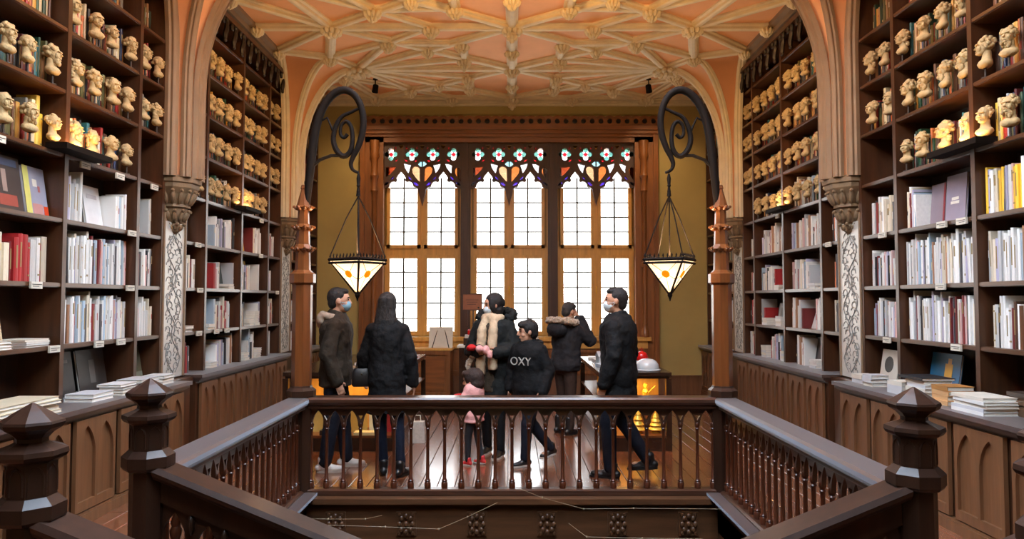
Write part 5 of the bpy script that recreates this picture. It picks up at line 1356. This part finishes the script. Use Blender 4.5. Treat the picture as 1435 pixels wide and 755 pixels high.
    def trousers(self, m, g=.02, cuff=.03, top=.98, flare=0.0):
        b = MB(); s = self.s; rings = []
        for z, rx, ry in ((.80, .10, .15), (.84, .108, .16), (.92, .12, .175), (top, .11, .165)): rings.append(ring(0, 0, z * s, (rx + g * .7) * s, (ry + g * .5) * s))
        b.loft(rings)
        for i in (0, 1):
            b.cap(self.hip[i] + Vector((0, 0, -.02)), self.kn[i], (.088 + g) * s, (.058 + g) * s, 14); e = self.kn[i].lerp(self.an[i], .97)
            b.cap(self.kn[i], e, (.058 + g) * s, (.04 + g + flare) * s, 14)
        self.add('trousers', b, m, .012, 3, .012 * s, .07)
    def jacket(self, m, hem=.80, g=.035, sg=.028, flare=.05, collar=True, disp=.034, cuff=.98, name='jacket'):
        b = MB(); s = self.s; self.torso(b, g, z0=.84 if hem <= .84 else hem, hem=hem, flare=flare)
        for i in (0, 1):
            sj = self.sh[i] + Vector((0, -.012 * s * (1 if i == 0 else -1), .0)); b.cap(Vector((self.lean * s, 0, 1.465 * s)), sj, .05 * s, (.056 + sg * .8) * s, 14); b.ell(sj, ((.06 + sg * .7) * s,) * 3); b.cap(sj, self.el[i], (.054 + sg * .9) * s, (.045 + sg) * s, 14); b.cap(self.el[i], self.el[i].lerp(self.wr[i], cuff), (.046 + sg) * s, (.034 + sg) * s, 14)
        if collar:
            c = Vector((self.lean * s, 0, 1.44 * s))
            for k in range(16):
                a = 2 * PI * k / 16; b.ell(c + Vector((.074 * math.cos(a) * s + .005, .08 * math.sin(a) * s, (.05 - .015 * math.cos(a)) * s)), (.02 * s, .022 * s, .042 * s), None, 8, 5)
        self.add(name, b, m, .012, 3, disp * s, .09)
    def shoes(self, m, sole='sole', ln=1.0, boot=False):
        s = self.s
        for i in (0, 1):
            t = self.toe[i]; f = Vector((math.cos(t), math.sin(t), 0)); sd = Vector((-f.y, f.x, 0)); a = self.an[i]
            pitch = max(0, (a.z - .085 * s - .012)) * 2.2; fz = Vector((0, 0, 1)); b = MB(); rot = Matrix.Rotation(t, 3, 'Z') @ Matrix.Rotation(min(pitch, .9), 3, 'Y')
            L3 = lambda x, y, z: a + rot @ Vector((x * s * ln, y * s, z * s))
            b.cap(L3(-.055, 0, -.045), L3(.04, 0, -.04), .038 * s, .04 * s, 12); b.cap(L3(.04, 0, -.045), L3(.15, .0, -.055), .04 * s, .028 * s, 12); b.cap(L3(-.02, 0, -.03), L3(-.02, 0, .03 if not boot else .12), .045 * s, .05 * s, 12); b.ell(L3(.09, 0, -.056), (.09 * s * ln, .044 * s, .026 * s), rot)
            so_ = self.add('shoe', b, m, .008, 2)
            q = MB(); pts = []
            for k in range(18):
                th = 2 * PI * k / 18; x = .055 + .135 * math.cos(th); pts.append((x, .043 * math.sin(th) * (1.05 if math.cos(th) > 0 else .9)))
            q.loft([[L3(x, y, z) for x, y in pts] for z in (-.088, -.066)]); o = link('sole', q.mesh('sole', sole), so_)
    def hair(self, kind, m):
        b = MB(); E = lambda c, r, rot=None: b.ell(self.hp(*c), tuple(x * self.hs for x in r), self.hr if rot is None else self.hr @ rot, 16, 10)
        if kind == 'short':
            E((-.022, 0, .034), (.098, .083, .098)); E((-.05, 0, -.02), (.06, .07, .07)); E((.03, 0, .088), (.06, .06, .035))
        elif kind == 'boy':
            E((-.02, 0, .034), (.104, .09, .102)); E((-.05, 0, -.02), (.065, .078, .07)); E((.045, 0, .082), (.065, .07, .04)); E((.075, .02, .07), (.035, .045, .025))
        elif kind == 'bob':
            E((-.02, 0, .03), (.112, .1, .105)); E((-.04, 0, -.04), (.085, .096, .08)); E((.05, 0, .08), (.06, .08, .04))
        elif kind == 'long':
            E((-.022, 0, .03), (.106, .092, .104)); 
            rs = []
            for z, x, rx, ry in ((.06, -.03, .09, .085), (-.05, -.05, .075, .095), (-.15, -.075, .06, .11), (-.27, -.1, .045, .12), (-.4, -.11, .035, .11), (-.5, -.11, .026, .085), (-.56, -.108, .012, .05)):
                rs.append([self.hc + (self.hr @ Vector((p[0], p[1], 0))) * self.hs + Vector((0, 0, z * self.hs)) for p in ring(x, 0, 0, rx, ry, 16)])
            b.loft(rs)
        elif kind == 'tied':
            E((-.02, 0, .03), (.108, .093, .105)); E((-.09, 0, .01), (.05, .06, .06)); E((.03, .06, .0), (.04, .03, .08)); E((.03, -.06, .0), (.04, .03, .08)); E((-.03, 0, -.06), (.08, .085, .08))
        self.add('hair', b, m, .009, 3, .007, .03)
    def mask(self, m):
        b = MB(); E = lambda c, r: b.ell(self.hp(*c), tuple(x * self.hs for x in r), self.hr, 16, 10)
        E((.058, 0, -.045), (.062, .06, .052)); E((.085, 0, -.03), (.034, .03, .03)); E((.062, 0, -.075), (.044, .045, .034)); self.add('face_mask', b, m, .008, 2)
        for q in (1, -1):
            b = MB()
            for z in (-.02, -.07): b.tube([self.hp(.06, .056 * q, z), self.hp(.03, .074 * q, (z - .01) * .6), self.hp(.0, .085 * q, 0)], .0025 * self.hs, 4)
            self.add('mask_strap', b, m, 0)
# ---- man in hooded jacket (left)
p = Person('man in brown jacket with pale hood and blue mask, beside the left lamp post', (-1.72, 7.0), R(8), 1.76, 'skin_pale', el=[(-.06, .23, 1.12), (-.05, -.25, 1.12)], wr=[(.1, .2, .9), (.04, -.25, .87)],
           kn=[(.06, .10, .5), (-.02, -.1, .5)], an=[(.1, .11, .085), (-.08, -.11, .085)], head=(R(4), R(2)))
p.trousers('cloth_navy', .026); p.jacket('cloth_olive', .80, .045, .034, .03); p.shoes('shoe_white', 'sole', 1.05); p.hair('short', 'hair_dark'); p.mask('mask_blue')
b = MB(); c = Vector((-.03, 0, 1.45 * p.s))
for k in range(20):
    a = 2 * PI * k / 20; b.ell(c + Vector((.085 * math.cos(a) - .02, .11 * math.sin(a), .02 - .02 * math.cos(a))), (.036, .036, .036), None, 8, 5)
b.ell(c + Vector((-.1, 0, -.02)), (.06, .12, .09)); p.add('hood', b, 'cloth_hood', .011, 3, .015, .06)
# ---- woman in black coat (back view)
p = Person('woman with long dark hair in a long black coat, seen from behind', (-1.18, 6.78), R(96), 1.71, 'skin_pale', el=[(.02, .22, 1.13), (-.04, -.22, 1.13)], wr=[(.14, .235, .93), (.0, -.25, .88)], wide=.86,
           kn=[(.02, .07, .5), (.0, -.1, .5)], an=[(.02, .03, .085), (-.08, -.14, .085)], toe=(.1, -.5), head=(R(-12), R(6)))
p.trousers('cloth_denim', .012); p.jacket('cloth_black', .60, .045, .03, .10, name='coat'); p.shoes('shoe_black', 'shoe_black'); p.hair('long', 'hair_dark')
hb = thing('handbag', 'black handbag hanging at the arm of the woman in black', 'handbag', (-1.42, 6.78, .92), .2); hb.scale = (.8, .8, .8)
b = MB(); b.loft([ring(0, 0, z, rx, ry, 16, 3.5) for z, rx, ry in ((-.12, .10, .05), (-.1, .115, .06), (.04, .11, .055), (.09, .09, .035))]); part('bag_body', b, 'shoe_black', hb, True, local=True)
part('bag_strap', MB().tube([(-.07, 0, .08), (-.05, 0, .2), (.03, .02, .25), (.08, 0, .2), (.08, 0, .08)], .009, 6), 'shoe_black', hb, True, local=True); part('clasp', MB().ell((0, -.062, .03), (.012, .006, .012), None, 10, 6), 'lead', hb, True, local=True)
# ---- woman in parka and scarf
p = Person('woman in dark parka with long beige scarf and white mask', (-.19, 7.62), R(246), 1.71, 'skin', el=[(.02, .27, 1.14), (.03, -.26, 1.12)], wr=[(.2, .13, 1.12), (.24, -.08, 1.13)],
           hand={0: dict(n=(0, -1, .2), curl=.8), 1: dict(n=(0, 1, .2), curl=.8)}, head=(R(-44), R(8)), kn=[(.04, .09, .5), (.0, -.1, .5)], an=[(.06, .1, .085), (-.06, -.11, .085)])
p.trousers('cloth_black', .012); p.jacket('cloth_parka', .66, .055, .045, .06, name='parka'); p.shoes('shoe_black', 'sole', 1.0, True); p.hair('tied', 'hair_dark'); p.mask('mask_white')
b = MB()
for k in range(20):
    a = 2 * PI * k / 20; b.ell(Vector((.085 * math.cos(a) + .02, .1 * math.sin(a), 1.44 + .012 * math.cos(a))), (.04, .04, .05), None, 8, 5)
for y, z1 in ((.065, .92), (-.06, .86)):
    pts = [Vector((.10, y * .8, 1.43)), Vector((.165, y, 1.32)), Vector((.185, y * 1.05, 1.18)), Vector((.19, y * 1.1, 1.04)), Vector((.185, y * 1.1, z1))]; b.tube(pts, [.045, .05, .052, .052, .05], 12, flat=1.0)
p.add('scarf', b, 'cloth_beige', .011, 2, .02, .05)
b = MB(); b.loft([ring(.03, 0, z, .14, .11, 16) for z in (.68, .9, 1.1, 1.3, 1.38)]); p.add('inner_coat', b, 'cloth_inner', .012, 2, .01, .08)
b = MB()
for k in range(22):
    a = R(60) + R(240) * k / 21; b.ell(Vector((.11 * math.cos(a) - .06, .19 * math.sin(a), 1.47 + .05 * (-math.cos(a)))), (.05, .05, .05), None, 8, 5)
p.add('fur_hood', b, 'cloth_parka', .012, 2, .05, .025)
b = MB()
for k in range(14):
    t = k / 13; b.ell(Vector((.24 - .02 * t, -.04 - .17 * math.sin(t * PI) * .9, 1.12 - .34 * t)), (.032, .032, .034), None, 8, 5)
p.add('fur_trim', b, 'fur', .011, 2, .04, .025)
b = MB(); b.ell((.32, .06, 1.13), (.05, .035, .05)); b.ell((.33, -.01, 1.14), (.045, .04, .04)); b.ell((.31, .10, 1.08), (.035, .03, .05)); p.add('mitten', b, 'cloth_pink', .01, 2, .01, .03)
b = MB(); b.ell((.33, -.10, 1.15), (.05, .05, .035)); b.ell((.29, -.14, 1.14), (.04, .04, .03)); p.add('red_mitten', b, 'cloth_red', .01, 2, .01, .03)
# ---- boy
p = Person('dark-haired boy in black hooded sweatshirt walking beside the woman in scarf', (.17, 7.2), R(236), 1.44, 'skin', hs=1.14, el=[(-.04, .25, 1.13), (-.05, -.27, 1.13)], wr=[(.06, .23, .9), (-.02, -.29, .9)],
           kn=[(.12, .05, .51), (-.02, .02, .5)], an=[(.12, .02, .09), (-.24, .16, .17)], toe=(-.4, -.3), head=(R(-42), R(4)))
p.trousers('cloth_navy', .02); p.jacket('cloth_black', .80, .05, .045, .02); p.shoes('shoe_black', 'sole'); p.hair('boy', 'hair_dark')
b = MB(); c = Vector((-.03, 0, 1.19))
for k in range(18):
    a = 2 * PI * k / 18; b.ell(c + Vector((.075 * math.cos(a) - .015, .1 * math.sin(a), .0 - .02 * math.cos(a))), (.036, .036, .036), None, 8, 5)
p.add('hood', b, 'cloth_black', .011, 2, .012, .05)
tm = text_mesh('OXY', .115, .003, 'cloth_white'); o = link('lettering', tm, p.o, (.155, .0, 1.03), (PI / 2, 0, PI / 2))
b = MB(); b.ell((-.16, -.06, 1.2), (.075, .075, .075)); p.add('pompom', b, 'fur', .011, 1, .05, .02)
b = MB(); b.loft([ring(-.17, 0, z, rx, ry, 16, 3) for z, rx, ry in ((.74, .05, .12), (.8, .075, .14), (1.0, .08, .14), (1.1, .05, .11))]); p.add('backpack', b, 'cloth_black', .012, 2, .01, .06)
# ---- small child
p = Person('small child with brown bob, pink jacket and red shoes', (-.38, 7.18), R(150), .955, 'skin_pale', hs=1.72, el=[(.1, .25, 1.14), (.1, -.25, 1.14)], wr=[(.3, .14, 1.05), (.3, -.12, 1.05)],
           kn=[(.06, .1, .51), (-.02, -.1, .5)], an=[(.06, .11, .09), (-.1, -.11, .1)], head=(R(10), R(10)))
p.trousers('cloth_grey', .015); p.jacket('cloth_pink', .78, .06, .05, .05); p.shoes('shoe_red', 'sole'); p.hair('bob', 'hair_brown')
b = MB(); b.loft([ring(.185, 0, z, rx, ry, 14, 2.6) for z, rx, ry in ((.55, .03, .06), (.58, .045, .08), (.66, .045, .08), (.69, .03, .06))]); p.add('checked_scarf', b, 'cloth_red', .01, 2, .012, .03)
# ---- woman with fur hood, farther back
p = Person('woman in dark quilted coat with fur hood, hand raised to her face', (.66, 8.85), R(38), 1.61, 'skin', el=[(.2, .24, 1.22), (.26, -.2, 1.24)], wr=[(.24, .1, 1.42), (.17, -.09, 1.52)],
           hand={0: dict(n=(-1, 0, 0)), 1: dict(n=(-1, .3, 0), curl=.3)}, head=(R(-5), R(16)), lean=.04, kn=[(.03, .1, .5), (.0, -.1, .5)])
p.trousers('cloth_brown', .02); p.jacket('cloth_grey', .84, .06, .045, .02, disp=.035, name='coat'); p.shoes('shoe_black', 'shoe_black', 1.0, True); p.hair('short', 'hair_grey')
b = MB()
for k in range(24):
    a = R(30) + R(300) * k / 23; b.ell(Vector((.125 * math.cos(a) - .05, .2 * math.sin(a), 1.37 - .02 * math.cos(a))), (.05, .05, .045), None, 8, 5)
p.add('fur_hood', b, 'fur', .012, 2, .05, .025)
b = MB(); b.ell((-.14, 0, 1.28), (.09, .17, .1)); p.add('hood', b, 'cloth_grey', .012, 2, .02, .06)
# ---- man in black jacket (right)
p = Person('man in black jacket with pale mask walking left, before the right table', (1.0, 6.72), R(158), 1.755, 'skin', el=[(-.02, .25, 1.13), (-.05, -.26, 1.13)], wr=[(.07, .25, .88), (.06, -.25, .87)],
           kn=[(.08, .09, .5), (-.03, -.1, .48)], an=[(.06, .1, .085), (-.24, -.11, .15)], head=(R(16), R(-2)), wide=1.08)
p.trousers('cloth_navy', .024); p.jacket('cloth_black', .72, .055, .036, .05); p.shoes('shoe_black', 'shoe_black', 1.08); p.hair('short', 'hair_dark'); p.mask('mask_white')
b = MB(); b.cap((.07, 0, 1.44), (.135, .0, 1.30), .06, .035); p.add('shirt_front', b, 'cloth_shirt', .01, 2)
